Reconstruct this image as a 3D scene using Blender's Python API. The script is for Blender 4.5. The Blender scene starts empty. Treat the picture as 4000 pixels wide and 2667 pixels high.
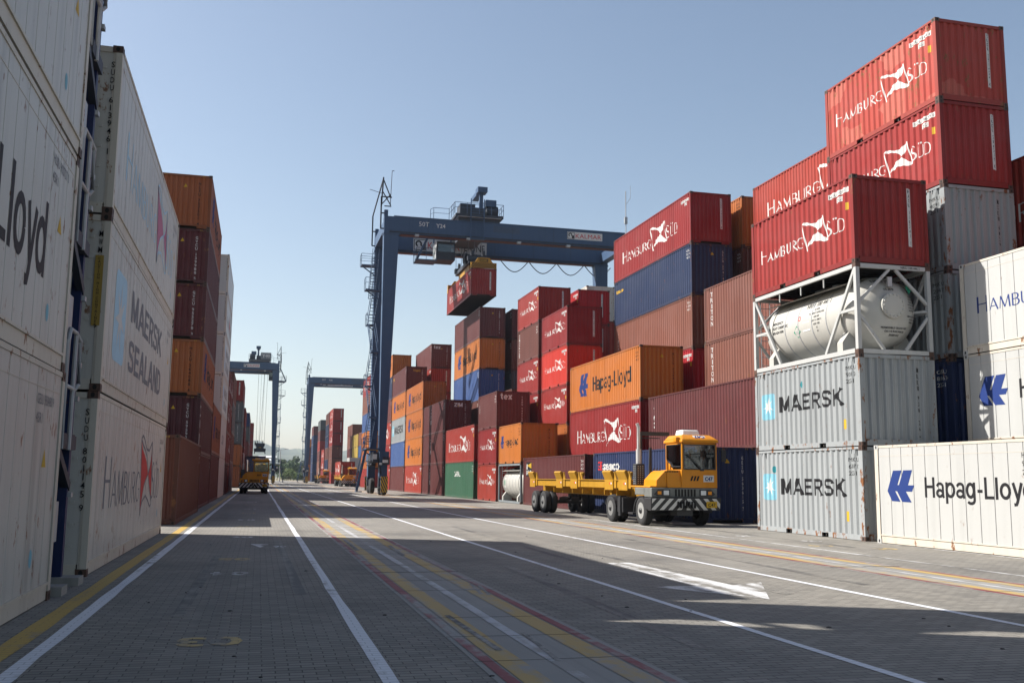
import bpy, bmesh, math, random
from mathutils import Vector, Matrix
R = math.radians
rng = random.Random(7)
C = bpy.context.scene.collection
S = bpy.context.scene

# ------------------------------------------------------------------ camera, sky, sun, exposure
def make_camera():
    f, pitch, yaw, roll, h = 3858.3, .1381, .2472, .0111, 1.5818
    cp, sp, cy, sy = math.cos(pitch), math.sin(pitch), math.cos(yaw), math.sin(yaw)
    F = Vector((sy*cp, cy*cp, sp)); Rt = Vector((cy, -sy, 0)); U = Rt.cross(F)
    cr, sr = math.cos(roll), math.sin(roll)
    R2 = cr*Rt + sr*U; U2 = -sr*Rt + cr*U
    cd = bpy.data.cameras.new('camera'); o = bpy.data.objects.new('camera', cd); C.objects.link(o)
    cd.sensor_width = 36; cd.sensor_fit = 'HORIZONTAL'; cd.lens = f/4000*36
    cd.clip_start = .1; cd.clip_end = 30000
    m = Matrix((R2, U2, -F)).transposed().to_4x4(); m.translation = (0, 0, h)
    o.matrix_world = m; S.camera = o
make_camera()
SUN = Vector((-1.044, .5, 1.0)).normalized()          # towards the sun
w = bpy.data.worlds.new('World'); S.world = w; w.use_nodes = True
nt = w.node_tree; bg = nt.nodes['Background']
sky = nt.nodes.new('ShaderNodeTexSky'); sky.sky_type = 'NISHITA'; sky.sun_disc = False
sky.sun_elevation = math.asin(SUN.z); sky.sun_rotation = math.atan2(SUN.x, SUN.y) % (2*math.pi)
sky.air_density = 1.0; sky.dust_density = 1.15; sky.ozone_density = 1.0; sky.altitude = 0
hs = nt.nodes.new('ShaderNodeHueSaturation'); hs.inputs['Saturation'].default_value = 1.04
wb = nt.nodes.new('ShaderNodeMix'); wb.data_type = 'RGBA'; wb.blend_type = 'MULTIPLY'; wb.inputs[0].default_value = 1; wb.inputs[7].default_value = (1.10, 1.0, .91, 1)
nt.links.new(sky.outputs[0], hs.inputs['Color']); nt.links.new(hs.outputs[0], wb.inputs[6]); nt.links.new(wb.outputs[2], bg.inputs[0]); bg.inputs[1].default_value = .083
sl = bpy.data.lights.new('sun', 'SUN'); sl.energy = 5.0; sl.angle = R(.5); sl.color = (1, .958, .895)
so = bpy.data.objects.new('sun', sl); C.objects.link(so); so.rotation_euler = SUN.to_track_quat('Z', 'Y').to_euler()
S.view_settings.view_transform = 'Standard'; S.view_settings.look = 'None'
S.view_settings.exposure = 0.97; S.view_settings.gamma = 1
try:
    S.cycles.use_denoising = True; S.cycles.max_bounces = 6; S.cycles.transparent_max_bounces = 12
except Exception: pass

# ------------------------------------------------------------------ materials
def node(nt, t, **kw):
    n = nt.nodes.new(t)
    for k, v in kw.items():
        if k.startswith('i_'): n.inputs[k[2:].replace('_', ' ')].default_value = v
        else: setattr(n, k, v)
    return n
def ramp(nt, src, p0, p1, c0=(0, 0, 0, 1), c1=(1, 1, 1, 1)):
    r = nt.nodes.new('ShaderNodeValToRGB'); r.color_ramp.elements[0].position = p0; r.color_ramp.elements[1].position = p1
    r.color_ramp.elements[0].color = c0; r.color_ramp.elements[1].color = c1
    nt.links.new(src, r.inputs[0]); return r.outputs[0]
def mix(nt, fac, a, b, mode='MIX'):
    m = nt.nodes.new('ShaderNodeMix'); m.data_type = 'RGBA'; m.blend_type = mode
    for i, v in ((0, fac), (6, a), (7, b)):
        if hasattr(v, 'links'): nt.links.new(v, m.inputs[i])
        elif i == 0: m.inputs[0].default_value = v
        else: m.inputs[i].default_value = (*v[:3], 1)
    return m.outputs[2]
def mul(nt, a, b, op='MULTIPLY'):
    m = nt.nodes.new('ShaderNodeMath'); m.operation = op
    for i, v in enumerate((a, b)):
        if hasattr(v, 'links'): nt.links.new(v, m.inputs[i])
        else: m.inputs[i].default_value = v
    return m.outputs[0]
def base(name):
    m = bpy.data.materials.new(name); m.use_nodes = True
    return m, m.node_tree, m.node_tree.nodes['Principled BSDF']
def simple(name, col, rough=.6, metal=0, var=.12, scale=3.0):
    m, nt, b = base(name)
    b.inputs['Roughness'].default_value = rough; b.inputs['Metallic'].default_value = metal
    g = node(nt, 'ShaderNodeNewGeometry'); n = node(nt, 'ShaderNodeTexNoise', i_Scale=scale, i_Detail=5.0)
    nt.links.new(g.outputs['Position'], n.inputs['Vector'])
    d = tuple(c*(1-var) for c in col); l = tuple(min(1, c*(1+var)) for c in col)
    nt.links.new(ramp(nt, n.outputs[0], .35, .65, (*d, 1), (*l, 1)), b.inputs['Base Color'])
    return m
def paint(name, col, rust=.35, fade=.25, rough=.5, dirt=.4, patch=0.0, streak=1.0):
    """weathered steel paint: chalky fading, vertical run-off streaks, rust blotches, repair patches"""
    m, nt, b = base(name)
    g = node(nt, 'ShaderNodeNewGeometry'); P = g.outputs['Position']
    def mapped(s):
        mp = node(nt, 'ShaderNodeMapping'); mp.inputs['Scale'].default_value = s; nt.links.new(P, mp.inputs[0]); return mp.outputs[0]
    def noise(s, detail=5, rough_=.55):
        n = node(nt, 'ShaderNodeTexNoise', i_Scale=1.0, i_Detail=detail, i_Roughness=rough_); nt.links.new(mapped(s), n.inputs['Vector']); return n.outputs[0]
    pale = tuple(min(.9, c*.86 + .07*(.5+sum(col)/3)) for c in col); dark = tuple(c*.62 for c in col)
    c = mix(nt, mul(nt, ramp(nt, noise((.55, .55, .8)), .42, .72), fade), col, pale)
    c = mix(nt, mul(nt, ramp(nt, noise((3.3, 3.3, .16), 6), .5, .72), dirt*streak), c, dark)
    c = mix(nt, mul(nt, ramp(nt, noise((9, 9, .5), 3), .56, .74), .3*fade*streak), c, pale)
    if patch:
        v = node(nt, 'ShaderNodeTexVoronoi', i_Scale=1.0, distance='CHEBYCHEV'); nt.links.new(mapped((.9, .9, 1.1)), v.inputs['Vector'])
        c = mix(nt, mul(nt, ramp(nt, v.outputs['Color'], .74, .76), patch), c, (col[0]*1.1+.06, col[1]*1.7+.05, col[2]*1.6+.04))
    rm = mul(nt, ramp(nt, noise((4.5, 4.5, 2.2), 8, .68), .66-.1*rust, .70-.1*rust), min(1, .35+rust))
    c = mix(nt, rm, c, mix(nt, noise((14, 14, 14)), (.10, .042, .018), (.26, .11, .045)))
    at = node(nt, 'ShaderNodeAttribute', attribute_type='OBJECT', attribute_name='tint'); hv = nt.nodes.new('ShaderNodeHueSaturation')
    nt.links.new(mul(nt, at.outputs['Fac'], 1.0, 'ADD'), hv.inputs['Value']); nt.links.new(mul(nt, mul(nt, at.outputs['Fac'], .03), .5, 'ADD'), hv.inputs['Hue']); nt.links.new(c, hv.inputs['Color']); c = hv.outputs[0]
    nt.links.new(c, b.inputs['Base Color'])
    b.inputs['Roughness'].default_value = rough; b.inputs['Specular IOR Level'].default_value = .22
    bp = node(nt, 'ShaderNodeBump', i_Strength=.4, i_Distance=.03); nt.links.new(noise((1.6, 1.6, 1.1), 3), bp.inputs['Height']); nt.links.new(bp.outputs[0], b.inputs['Normal'])
    return m
def ink(name, col, wear=.25):
    m, nt, b = base(name)
    g = node(nt, 'ShaderNodeNewGeometry'); n = node(nt, 'ShaderNodeTexNoise', i_Scale=5.0, i_Detail=7.0, i_Roughness=.7)
    nt.links.new(g.outputs['Position'], n.inputs['Vector'])
    d = tuple(c*.72+.02 for c in col)
    nt.links.new(mix(nt, mul(nt, ramp(nt, n.outputs[0], .45, .7), wear), col, d), b.inputs['Base Color'])
    b.inputs['Roughness'].default_value = .6; b.inputs['Specular IOR Level'].default_value = .2
    return m
def glass(name, tint=(.55, .62, .62)):
    m, nt, b = base(name)
    out = nt.nodes['Material Output']
    tr = node(nt, 'ShaderNodeBsdfTransparent'); tr.inputs[0].default_value = (*tint, 1)
    gl = node(nt, 'ShaderNodeBsdfGlossy'); gl.inputs['Roughness'].default_value = .03
    fr = node(nt, 'ShaderNodeFresnel', i_IOR=1.6); mx = nt.nodes.new('ShaderNodeMixShader')
    nt.links.new(mul(nt, fr.outputs[0], 1.6), mx.inputs[0]); nt.links.new(tr.outputs[0], mx.inputs[1]); nt.links.new(gl.outputs[0], mx.inputs[2])
    nt.links.new(mx.outputs[0], out.inputs[0]); return m

def brick_fac(nt, P):
    """herring-laid block paving seen as staggered blocks: returns (block value, joint mask)"""
    mp = node(nt, 'ShaderNodeMapping'); nt.links.new(P, mp.inputs[0])
    wn = node(nt, 'ShaderNodeTexNoise', i_Scale=1.3, i_Detail=2.0); nt.links.new(P, wn.inputs['Vector'])
    add = node(nt, 'ShaderNodeVectorMath', operation='MULTIPLY_ADD'); add.inputs[1].default_value = (.03, .03, 0)
    nt.links.new(wn.outputs['Color'], add.inputs[0]); nt.links.new(mp.outputs[0], add.inputs[2])
    bt = nt.nodes.new('ShaderNodeTexBrick'); bt.inputs['Scale'].default_value = 1; bt.inputs['Brick Width'].default_value = .215
    bt.inputs['Row Height'].default_value = .108; bt.inputs['Mortar Size'].default_value = .006; bt.inputs['Mortar Smooth'].default_value = .25
    bt.inputs['Color1'].default_value = (.2, .2, .2, 1); bt.inputs['Color2'].default_value = (.8, .8, .8, 1); bt.inputs['Mortar'].default_value = (.5, .5, .5, 1)
    nt.links.new(add.outputs[0], bt.inputs[0])
    sp = node(nt, 'ShaderNodeSeparateXYZ'); nt.links.new(add.outputs[0], sp.inputs[0])
    fr = mul(nt, mul(nt, sp.outputs['Y'], 1/.108), 0, 'FRACT'); d = mul(nt, mul(nt, fr, .5, 'SUBTRACT'), 0, 'ABSOLUTE')
    bed = mul(nt, ramp(nt, d, .36, .5), .75)
    jm = node(nt, 'ShaderNodeMath', operation='MAXIMUM'); nt.links.new(mul(nt, bt.outputs['Fac'], .9), jm.inputs[0]); nt.links.new(bed, jm.inputs[1])
    jn = node(nt, 'ShaderNodeTexNoise', i_Scale=.9, i_Detail=4.0); nt.links.new(P, jn.inputs['Vector'])
    return bt.outputs['Color'], mul(nt, jm.outputs[0], ramp(nt, jn.outputs[0], .25, .7, (.55, .55, .55, 1), (1, 1, 1, 1)))
def paving_colour(nt, P):
    v, j = brick_fac(nt, P)
    c = mix(nt, v, (.165, .150, .124), (.375, .345, .29))
    n = node(nt, 'ShaderNodeTexNoise', i_Scale=.28, i_Detail=7.0, i_Roughness=.6); nt.links.new(P, n.inputs['Vector'])
    c = mix(nt, mul(nt, ramp(nt, n.outputs[0], .38, .68), .45), c, (.165, .157, .145))
    mp = node(nt, 'ShaderNodeMapping'); mp.inputs['Scale'].default_value = (1.9, .045, 1); nt.links.new(P, mp.inputs[0])
    n2 = node(nt, 'ShaderNodeTexNoise', i_Scale=1.0, i_Detail=5.0); nt.links.new(mp.outputs[0], n2.inputs['Vector'])
    c = mix(nt, mul(nt, ramp(nt, n2.outputs[0], .5, .75), .4), c, (.085, .08, .076))
    n3 = node(nt, 'ShaderNodeTexNoise', i_Scale=38.0, i_Detail=3.0); nt.links.new(P, n3.inputs['Vector'])
    c = mix(nt, mul(nt, ramp(nt, n3.outputs[0], .5, .8), .35), c, (.28, .268, .245))
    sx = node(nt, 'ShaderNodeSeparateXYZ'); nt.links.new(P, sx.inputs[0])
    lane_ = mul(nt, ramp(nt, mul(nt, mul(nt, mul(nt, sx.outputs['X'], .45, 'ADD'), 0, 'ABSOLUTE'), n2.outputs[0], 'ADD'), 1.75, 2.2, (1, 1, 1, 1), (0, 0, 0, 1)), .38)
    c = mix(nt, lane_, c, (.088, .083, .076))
    vo = node(nt, 'ShaderNodeTexVoronoi', i_Scale=.33); nt.links.new(P, vo.inputs['Vector'])
    n4 = node(nt, 'ShaderNodeTexNoise', i_Scale=2.4, i_Detail=5.0); nt.links.new(P, n4.inputs['Vector'])
    c = mix(nt, mul(nt, ramp(nt, mul(nt, vo.outputs['Distance'], mul(nt, n4.outputs[0], .5), 'ADD'), .30, .62, (1, 1, 1, 1), (0, 0, 0, 1)), .55), c, (.07, .066, .062))
    v2 = node(nt, 'ShaderNodeTexVoronoi', i_Scale=.16, distance='CHEBYCHEV'); nt.links.new(P, v2.inputs['Vector'])
    c = mix(nt, mul(nt, ramp(nt, v2.outputs['Color'], .3, .9), .28), c, (.36, .34, .30))
    c = mix(nt, mul(nt, j, .95), c, (.018, .017, .015))
    return c, j
def paving_mat():
    m, nt, b = base('block paving')
    g = node(nt, 'ShaderNodeNewGeometry'); P = g.outputs['Position']
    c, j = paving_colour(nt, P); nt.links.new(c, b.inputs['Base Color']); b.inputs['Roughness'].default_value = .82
    bp = node(nt, 'ShaderNodeBump', i_Strength=.6, i_Distance=.008, invert=True); nt.links.new(j, bp.inputs['Height']); nt.links.new(bp.outputs[0], b.inputs['Normal'])
    return m
def road_paint(name, col, wear=.5, onto='paving', scale=2.2):
    m, nt, b = base(name)
    g = node(nt, 'ShaderNodeNewGeometry'); P = g.outputs['Position']
    n = node(nt, 'ShaderNodeTexNoise', i_Scale=scale, i_Detail=9.0, i_Roughness=.72); nt.links.new(P, n.inputs['Vector'])
    mp = node(nt, 'ShaderNodeMapping'); mp.inputs['Scale'].default_value = (3.5, .22, 1); nt.links.new(P, mp.inputs[0])
    n2 = node(nt, 'ShaderNodeTexNoise', i_Scale=1.0, i_Detail=6.0); nt.links.new(mp.outputs[0], n2.inputs['Vector'])
    k = mul(nt, mul(nt, n.outputs[0], n2.outputs[0], 'ADD'), .5)
    f = ramp(nt, k, .62-.22*wear, .70-.18*wear)
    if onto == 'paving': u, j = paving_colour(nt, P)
    else: u, j = (.25, .24, .22), None
    if onto == 'paving':
        mx = node(nt, 'ShaderNodeMath', operation='MAXIMUM'); nt.links.new(f, mx.inputs[0]); nt.links.new(mul(nt, j, .55), mx.inputs[1]); f = mx.outputs[0]
    nt.links.new(mix(nt, f, col, u), b.inputs['Base Color']); b.inputs['Roughness'].default_value = .7
    return m
def concrete_mat():
    m, nt, b = base('runway concrete')
    g = node(nt, 'ShaderNodeNewGeometry'); P = g.outputs['Position']
    n = node(nt, 'ShaderNodeTexNoise', i_Scale=.8, i_Detail=8.0); nt.links.new(P, n.inputs['Vector'])
    c = mix(nt, n.outputs[0], (.2, .193, .178), (.3, .288, .262))
    mp = node(nt, 'ShaderNodeMapping'); mp.inputs['Scale'].default_value = (4, .08, 1); nt.links.new(P, mp.inputs[0])
    n2 = node(nt, 'ShaderNodeTexNoise', i_Scale=1.0, i_Detail=6.0); nt.links.new(mp.outputs[0], n2.inputs['Vector'])
    c = mix(nt, mul(nt, ramp(nt, n2.outputs[0], .48, .7), .5), c, (.12, .115, .108))
    nt.links.new(c, b.inputs['Base Color']); b.inputs['Roughness'].default_value = .8
    return m

M = {}
PC = dict(red=(.275, .030, .021), brightred=(.42, .022, .017), fadered=(.31, .042, .032), orange=(.41, .125, .022), maroon=(.12, .034, .031), brown=(.165, .063, .045),
          navy=(.018, .031, .088), blue=(.045, .09, .22), grey=(.285, .302, .308), oldgrey=(.29, .31, .315), white=(.40, .402, .39), oldwhite=(.46, .44, .40),
          green=(.045, .125, .075), darkgrey=(.09, .10, .105), yellow=(.45, .32, .06), purple=(.12, .07, .08), tankgrey=(.17, .19, .20), darkbrown=(.125, .045, .030), rustorange=(.27, .082, .028), deepmaroon=(.085, .022, .024), darkred=(.19, .024, .019))  # closing entries: darker copies with the left side's shade put into the colour
for k, c in PC.items():
    M[k] = paint(k+' paint', c, rust=dict(fadered=.75, grey=.22, oldgrey=.4, white=.12, oldwhite=.55, red=.25, orange=.2).get(k, .3),
                 fade=dict(white=.1, oldwhite=.2, orange=.45, red=.5, brightred=.25).get(k, .4), patch=dict(fadered=.55).get(k, 0), dirt=dict(white=.2, oldwhite=.65, grey=.6, oldgrey=.7).get(k, .5),
                 rough=dict(white=.35, oldwhite=.4).get(k, .5))
for k in list(PC):
    M[k+'frame'] = paint(k+' frame paint', tuple(v*.72+.004 for v in PC[k]), rust=.62, fade=.25, dirt=.7) if k != 'white' else M[k]
M['hole'] = simple('casting hole', (.012, .011, .01), .9)
M['under'] = simple('underside steel', (.035, .03, .028), .8)
M['rust'] = paint('rusted frame', (.20, .10, .06), rust=.9)
for n, c in dict(i_white=(.56, .56, .54), i_black=(.012, .012, .014), i_blue=(.014, .034, .15), i_sky=(.17, .38, .47), i_yellow=(.50, .31, .025), i_red=(.5, .03, .03), i_grey=(.16, .17, .19),
                 i_orange=(.75, .28, .02), i_green=(.02, .22, .13), i_teal=(.015, .17, .20), i_paleblue=(.36, .55, .68), i_pink=(.40, .13, .22), i_oldyellow=(.30, .20, .045)).items(): M[n] = ink(n[2:]+' lettering', c)
M['crane'] = paint('crane blue', (.045, .082, .150), rust=.02, fade=.25, dirt=.25)
M['cranedark'] = simple('crane dark steel', (.02, .026, .04), .6)
M['steel'] = simple('galvanised steel', (.35, .36, .37), .45, .3)
M['black'] = simple('black rubber', (.018, .018, .019), .85)
M['blackpaint'] = simple('black painted steel', (.02, .02, .022), .5)
M['chrome'] = simple('polished steel', (.58, .57, .55), .38, .45)
M['rim'] = simple('painted wheel rim', (.15, .15, .147), .55, .1)
M['truck'] = paint('truck orange', (.56, .215, .010), rust=.0, fade=.2, rough=.32, dirt=.35)
M['oldtruck'] = paint('old truck yellow', (.56, .25, .012), rust=.05, fade=.2, rough=.4, dirt=.35)
M['trailer'] = paint('trailer yellow', (.37, .19, .012), rust=.2, fade=.2, rough=.5, dirt=.5)
M['cabgrey'] = simple('grey moulded plastic', (.13, .135, .125), .55)
M['glass'] = glass('cab glass'); M['lamp'] = simple('lamp lens', (.6, .62, .62), .12)
M['hubrim'] = simple('pale front rim', (.27, .27, .26), .45, .1); M['plastic'] = simple('white plastic', (.78, .78, .76), .4)
M['wire'] = simple('steel rope', (.10, .10, .11), .6)
M['skin'] = simple('skin', (.32, .17, .11), .6); M['hivis'] = simple('high visibility vest', (.45, .62, .05), .8); M['jeans'] = simple('dark cloth', (.04, .05, .09), .9)
M['tankwhite'] = paint('tank white', (.42, .41, .375), rust=.04, fade=.1, dirt=.22, rough=.35)

# ------------------------------------------------------------------ mesh helpers
class MB:
    def __init__(s): s.v = []; s.f = []; s.m = []
    def poly(s, pts, m=0):
        i = len(s.v); s.v += [tuple(p) for p in pts]; s.f.append(tuple(range(i, i+len(pts)))); s.m.append(m)
    def hexa(s, p, m=0):          # 8 corners: bottom 4 ccw, top 4 ccw
        i = len(s.v); s.v += [tuple(q) for q in p]
        for f in ((3, 2, 1, 0), (4, 5, 6, 7), (0, 1, 5, 4), (1, 2, 6, 5), (2, 3, 7, 6), (3, 0, 4, 7)): s.f.append(tuple(i+k for k in f)); s.m.append(m)
    def box(s, x0, x1, y0, y1, z0, z1, m=0):
        x0, x1 = sorted((x0, x1)); y0, y1 = sorted((y0, y1)); z0, z1 = sorted((z0, z1))
        s.hexa([(x0, y0, z0), (x1, y0, z0), (x1, y1, z0), (x0, y1, z0), (x0, y0, z1), (x1, y0, z1), (x1, y1, z1), (x0, y1, z1)], m)
    def bar(s, p, q, w, h=None, m=0, w2=None, h2=None):
        p, q = Vector(p), Vector(q); h = w if h is None else h; w2 = w if w2 is None else w2; h2 = h if h2 is None else h2
        d = (q-p).normalized(); a = d.cross(Vector((0, 0, 1)))
        if a.length < 1e-3: a = Vector((1, 0, 0))
        a.normalize(); b = a.cross(d)
        s.hexa([p-a*w/2-b*h/2, p+a*w/2-b*h/2, p+a*w/2+b*h/2, p-a*w/2+b*h/2, q-a*w2/2-b*h2/2, q+a*w2/2-b*h2/2, q+a*w2/2+b*h2/2, q-a*w2/2+b*h2/2], m)
    def tube(s, pts, r, n=8, m=0):
        pts = [Vector(p) for p in pts]; i = len(s.v)
        for k, p in enumerate(pts):
            d = ((pts[k]-pts[k-1]).normalized() if k else Vector()) + ((pts[k+1]-pts[k]).normalized() if k < len(pts)-1 else Vector())
            d.normalize(); a = d.cross(Vector((0, 0, 1)))
            if a.length < 1e-3: a = d.cross(Vector((1, 0, 0)))
            a.normalize(); b = a.cross(d); rr = r[k] if isinstance(r, (list, tuple)) else r
            for j in range(n):
                t = 2*math.pi*j/n; s.v.append(tuple(p + a*math.cos(t)*rr + b*math.sin(t)*rr))
        for k in range(len(pts)-1):
            for j in range(n):
                s.f.append((i+k*n+j, i+k*n+(j+1) % n, i+(k+1)*n+(j+1) % n, i+(k+1)*n+j)); s.m.append(m)
        s.f.append(tuple(i+j for j in reversed(range(n)))); s.m.append(m)
        e = i+(len(pts)-1)*n; s.f.append(tuple(e+j for j in range(n))); s.m.append(m)
    def lathe(s, prof, c, axis='y', n=24, m=0, cap=True):     # prof: (radius, along axis)
        i = len(s.v); c = Vector(c)
        for r, a in prof:
            for j in range(n):
                t = 2*math.pi*j/n; u, v = r*math.cos(t), r*math.sin(t)
                s.v.append(tuple(c + Vector({'x': (a, u, v), 'y': (u, a, v), 'z': (u, v, a)}[axis])))
        for k in range(len(prof)-1):
            for j in range(n):
                s.f.append((i+k*n+j, i+k*n+(j+1) % n, i+(k+1)*n+(j+1) % n, i+(k+1)*n+j)); s.m.append(m)
        if not cap: return
        if prof[0][0] > 1e-4: s.f.append(tuple(i+j for j in range(n))); s.m.append(m)
        if prof[-1][0] > 1e-4: s.f.append(tuple(i+(len(prof)-1)*n+j for j in range(n))); s.m.append(m)
    def prism(s, poly, fn, d0, d1, m=0):             # fn(a,b,d)->xyz
        n = len(poly); i = len(s.v)
        s.v += [tuple(fn(a, b, d0)) for a, b in poly] + [tuple(fn(a, b, d1)) for a, b in poly]
        s.f.append(tuple(i+k for k in range(n))); s.m.append(m); s.f.append(tuple(i+n+k for k in reversed(range(n)))); s.m.append(m)
        for k in range(n): s.f.append((i+k, i+(k+1) % n, i+n+(k+1) % n, i+n+k)); s.m.append(m)
    def mesh(s, name, mats, smooth=False, fix=True):
        me = bpy.data.meshes.new(name); me.from_pydata(s.v, [], s.f)
        for x in mats: me.materials.append(x)
        me.polygons.foreach_set('material_index', s.m)
        if fix:
            b = bmesh.new(); b.from_mesh(me); bmesh.ops.recalc_face_normals(b, faces=b.faces); b.to_mesh(me); b.free()
        if smooth:
            me.polygons.foreach_set('use_smooth', [True]*len(me.polygons)); me.set_sharp_from_angle(angle=R(38))
        me.update(); return me
    def build(s, name, mats, parent=None, loc=(0, 0, 0), smooth=False, bevel=0, fix=True):
        if not isinstance(mats, (list, tuple)): mats = [mats]
        return place(s.mesh(name, mats, smooth, fix), name, parent, loc, bevel)
def place(me, name, parent=None, loc=(0, 0, 0), bevel=0):
    o = bpy.data.objects.new(name, me); C.objects.link(o); o.parent = parent; o.location = loc
    if bevel:
        b = o.modifiers.new('edge', 'BEVEL'); b.width = bevel; b.segments = 2; b.limit_method = 'ANGLE'; b.angle_limit = R(40)
    return o
def thing(name, label, cat, loc=(0, 0, 0), rz=0, group=None):
    o = bpy.data.objects.new(name, None); C.objects.link(o); o.location = loc; o.rotation_euler = (0, 0, rz); o.empty_display_size = .3
    o['label'] = label; o['category'] = cat
    if group: o['group'] = group
    return o
def tag(o, label, cat, group=None):
    o['label'] = label; o['category'] = cat
    if group: o['group'] = group
    return o
def structure(o): o['kind'] = 'structure'; return o
def kids(o): return [c for c in list(C.objects) if c.parent == o]
def copy_tree(o, parent=None):
    c = o.copy(); C.objects.link(c)
    if parent: c.parent = parent; c.matrix_parent_inverse = o.matrix_parent_inverse
    for ch in kids(o): copy_tree(ch, c)
    return c

# ------------------------------------------------------------------ lettering (flat outlines in s,z and a lift), cap height 1
_font = {}
def font(text, bold=0.0, space=1.0):
    k = (text, bold, space)
    if k in _font: return _font[k]
    cu = bpy.data.curves.new('type', 'FONT'); cu.body = text; cu.size = 1; cu.offset = bold; cu.space_character = space; cu.resolution_u = 2; cu.fill_mode = 'FRONT'
    ob = bpy.data.objects.new('type', cu); C.objects.link(ob); dg = bpy.context.evaluated_depsgraph_get(); dg.update()
    me = bpy.data.meshes.new_from_object(ob.evaluated_get(dg), depsgraph=dg)
    v = [(p.co.x, p.co.y, 0.0) for p in me.vertices]; f = [tuple(p.vertices) for p in me.polygons]
    bpy.data.objects.remove(ob); bpy.data.curves.remove(cu); bpy.data.meshes.remove(me)
    x0 = min(p[0] for p in v); cap = .729
    v = [((a-x0)/cap, b/cap, c) for a, b, c in v]
    _font[k] = (v, f); return _font[k]
def width(g): return max(p[0] for p in g[0])
def fit(g, s0, z0, cap, wid=None, lift=0.0):
    kx = wid/width(g) if wid else cap
    return [(s0+a*kx, z0+b*cap, c+lift) for a, b, c in g[0]], g[1]
def merge(*gs):
    v, f = [], []
    for g in gs: f += [tuple(i+len(v) for i in q) for q in g[1]]; v += g[0]
    return v, f
def rect(s0, s1, z0, z1, lift=0.0): return [(s0, z0, lift), (s1, z0, lift), (s1, z1, lift), (s0, z1, lift)], [(0, 1, 2, 3)]
def polyg(pts, s0=0, z0=0, kx=1, kz=1, lift=0.0):
    return [(s0+a*kx, z0+b*kz, lift) for a, b in pts], [tuple(range(len(pts)))]
def stroke(pts, w, lift=0.0):
    v, f = [], []; n = len(pts)
    ws = w if isinstance(w, (list, tuple)) else [w]*n
    for i, (a, b) in enumerate(pts):
        p0 = pts[max(0, i-1)]; p1 = pts[min(n-1, i+1)]; dx, dz = p1[0]-p0[0], p1[1]-p0[1]; l = math.hypot(dx, dz) or 1
        nx, nz = -dz/l*ws[i]/2, dx/l*ws[i]/2; v += [(a+nx, b+nz, lift), (a-nx, b-nz, lift)]
    for i in range(n-1): f.append((2*i, 2*i+1, 2*i+3, 2*i+2))
    return v, f
def arc(cx, cz, rx, rz, a0, a1, n=10): return [(cx+rx*math.cos(R(a0+(a1-a0)*i/n)), cz+rz*math.sin(R(a0+(a1-a0)*i/n))) for i in range(n+1)]
BW = [.066, .066, .066, .09, .11, .125, .125, .125, .11, .09, .066, .066, .066]
TK, TN = .115, .06           # thick and thin strokes of the engraved capitals
def engraved(ch):
    L = [.0005*k for k in range(6)]
    if ch == 'H': return merge(stroke([(.07, 0), (.07, 1)], TK, L[0]), stroke([(.62, 0), (.62, 1)], TN, L[1]), stroke([(.07, .52), (.62, .52)], TN, L[2])), .7
    if ch == 'A': return merge(stroke([(.02, 0), (.36, 1)], TN, L[0]), stroke([(.36, 1), (.72, 0)], TK, L[1]), stroke([(.14, .34), (.58, .34)], TN, L[2])), .76
    if ch == 'M': return merge(stroke([(.03, 0), (.12, 1)], TN, L[0]), stroke([(.12, 1), (.46, .06)], TK, L[1]), stroke([(.46, .06), (.78, 1)], TN, L[2]), stroke([(.78, 1), (.87, 0)], TK, L[3])), .94
    if ch == 'B': return merge(stroke([(.07, 0), (.07, 1)], TK, L[0]), stroke([(.07, .97)]+arc(.3, .75, .22, .22, 90, -90)+[(.07, .53)], BW, L[1]),
                               stroke([(.07, .53)]+arc(.33, .28, .25, .25, 90, -90)+[(.07, .03)], BW, L[2])), .64
    if ch == 'U': return stroke([(.07, 1), (.07, .35)]+arc(.34, .3, .27, .28, 180, 360)+[(.61, .35), (.61, 1)], [TK, TK]+[TK, TK, .1, .08, .07, .06, .05, .05, .05, .05, .05]+[TN, TN]), .7
    if ch == 'R': return merge(stroke([(.07, 0), (.07, 1)], TN, L[0]), stroke([(.07, .97)]+arc(.28, .73, .22, .24, 90, -90)+[(.07, .49)], [TN, TN, TN, .08, .1, TK, TK, TK, .1, .08, TN, TN, TN], L[1]),
                               stroke([(.26, .49), (.64, 0)], TK, L[2])), .66
    if ch == 'G': return stroke(arc(.42, .5, .37, .48, 40, 330, 14)+[(.74, .42), (.5, .42)], [TN, .05, .06, .08, .1, TK, TK, TK, TK, .1, .08, .06, .05, .05, .05, TN, TN]), .84
    if ch == 'S': return stroke(arc(.3, .74, .22, .23, 30, 240, 9)+arc(.3, .27, .24, .24, 70, -150, 9), [.05, .05, .06, .07, .08, .1, TK, TK, TK, TK, TK, TK, TK, TK, .1, .08, .07, .06, .05, .05]), .62
    if ch == 'D': return merge(stroke([(.07, 0), (.07, 1)], TK, L[0]), stroke([(.07, .97)]+arc(.26, .5, .38, .47, 90, -90, 12)+[(.07, .03)], [TN, TN, .05, .06, .08, .1, TK, TK, TK, .1, .08, .06, .05, TN, TN], L[1])), .72
    if ch == 'Ü': g, wd = engraved('U'); return merge(g, polyg(arc(.22, 1.17, .075, .075, 0, 330, 11)), polyg(arc(.46, 1.17, .075, .075, 0, 330, 11))), wd
def engraved_word(word, s0, z0, cap, wid, big=1.0):
    gs, x = [], 0
    for i, ch in enumerate(word):
        g, wd = engraved(ch); k = big if i == 0 else 1
        gs.append(([(x+a*k, b*k, c) for a, b, c in g[0]], g[1])); x += (wd+.10)*k
    v, f = merge(*gs); k = wid/(x-.1)
    return [(s0+a*k, z0+b*cap, c) for a, b, c in v], f
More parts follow.
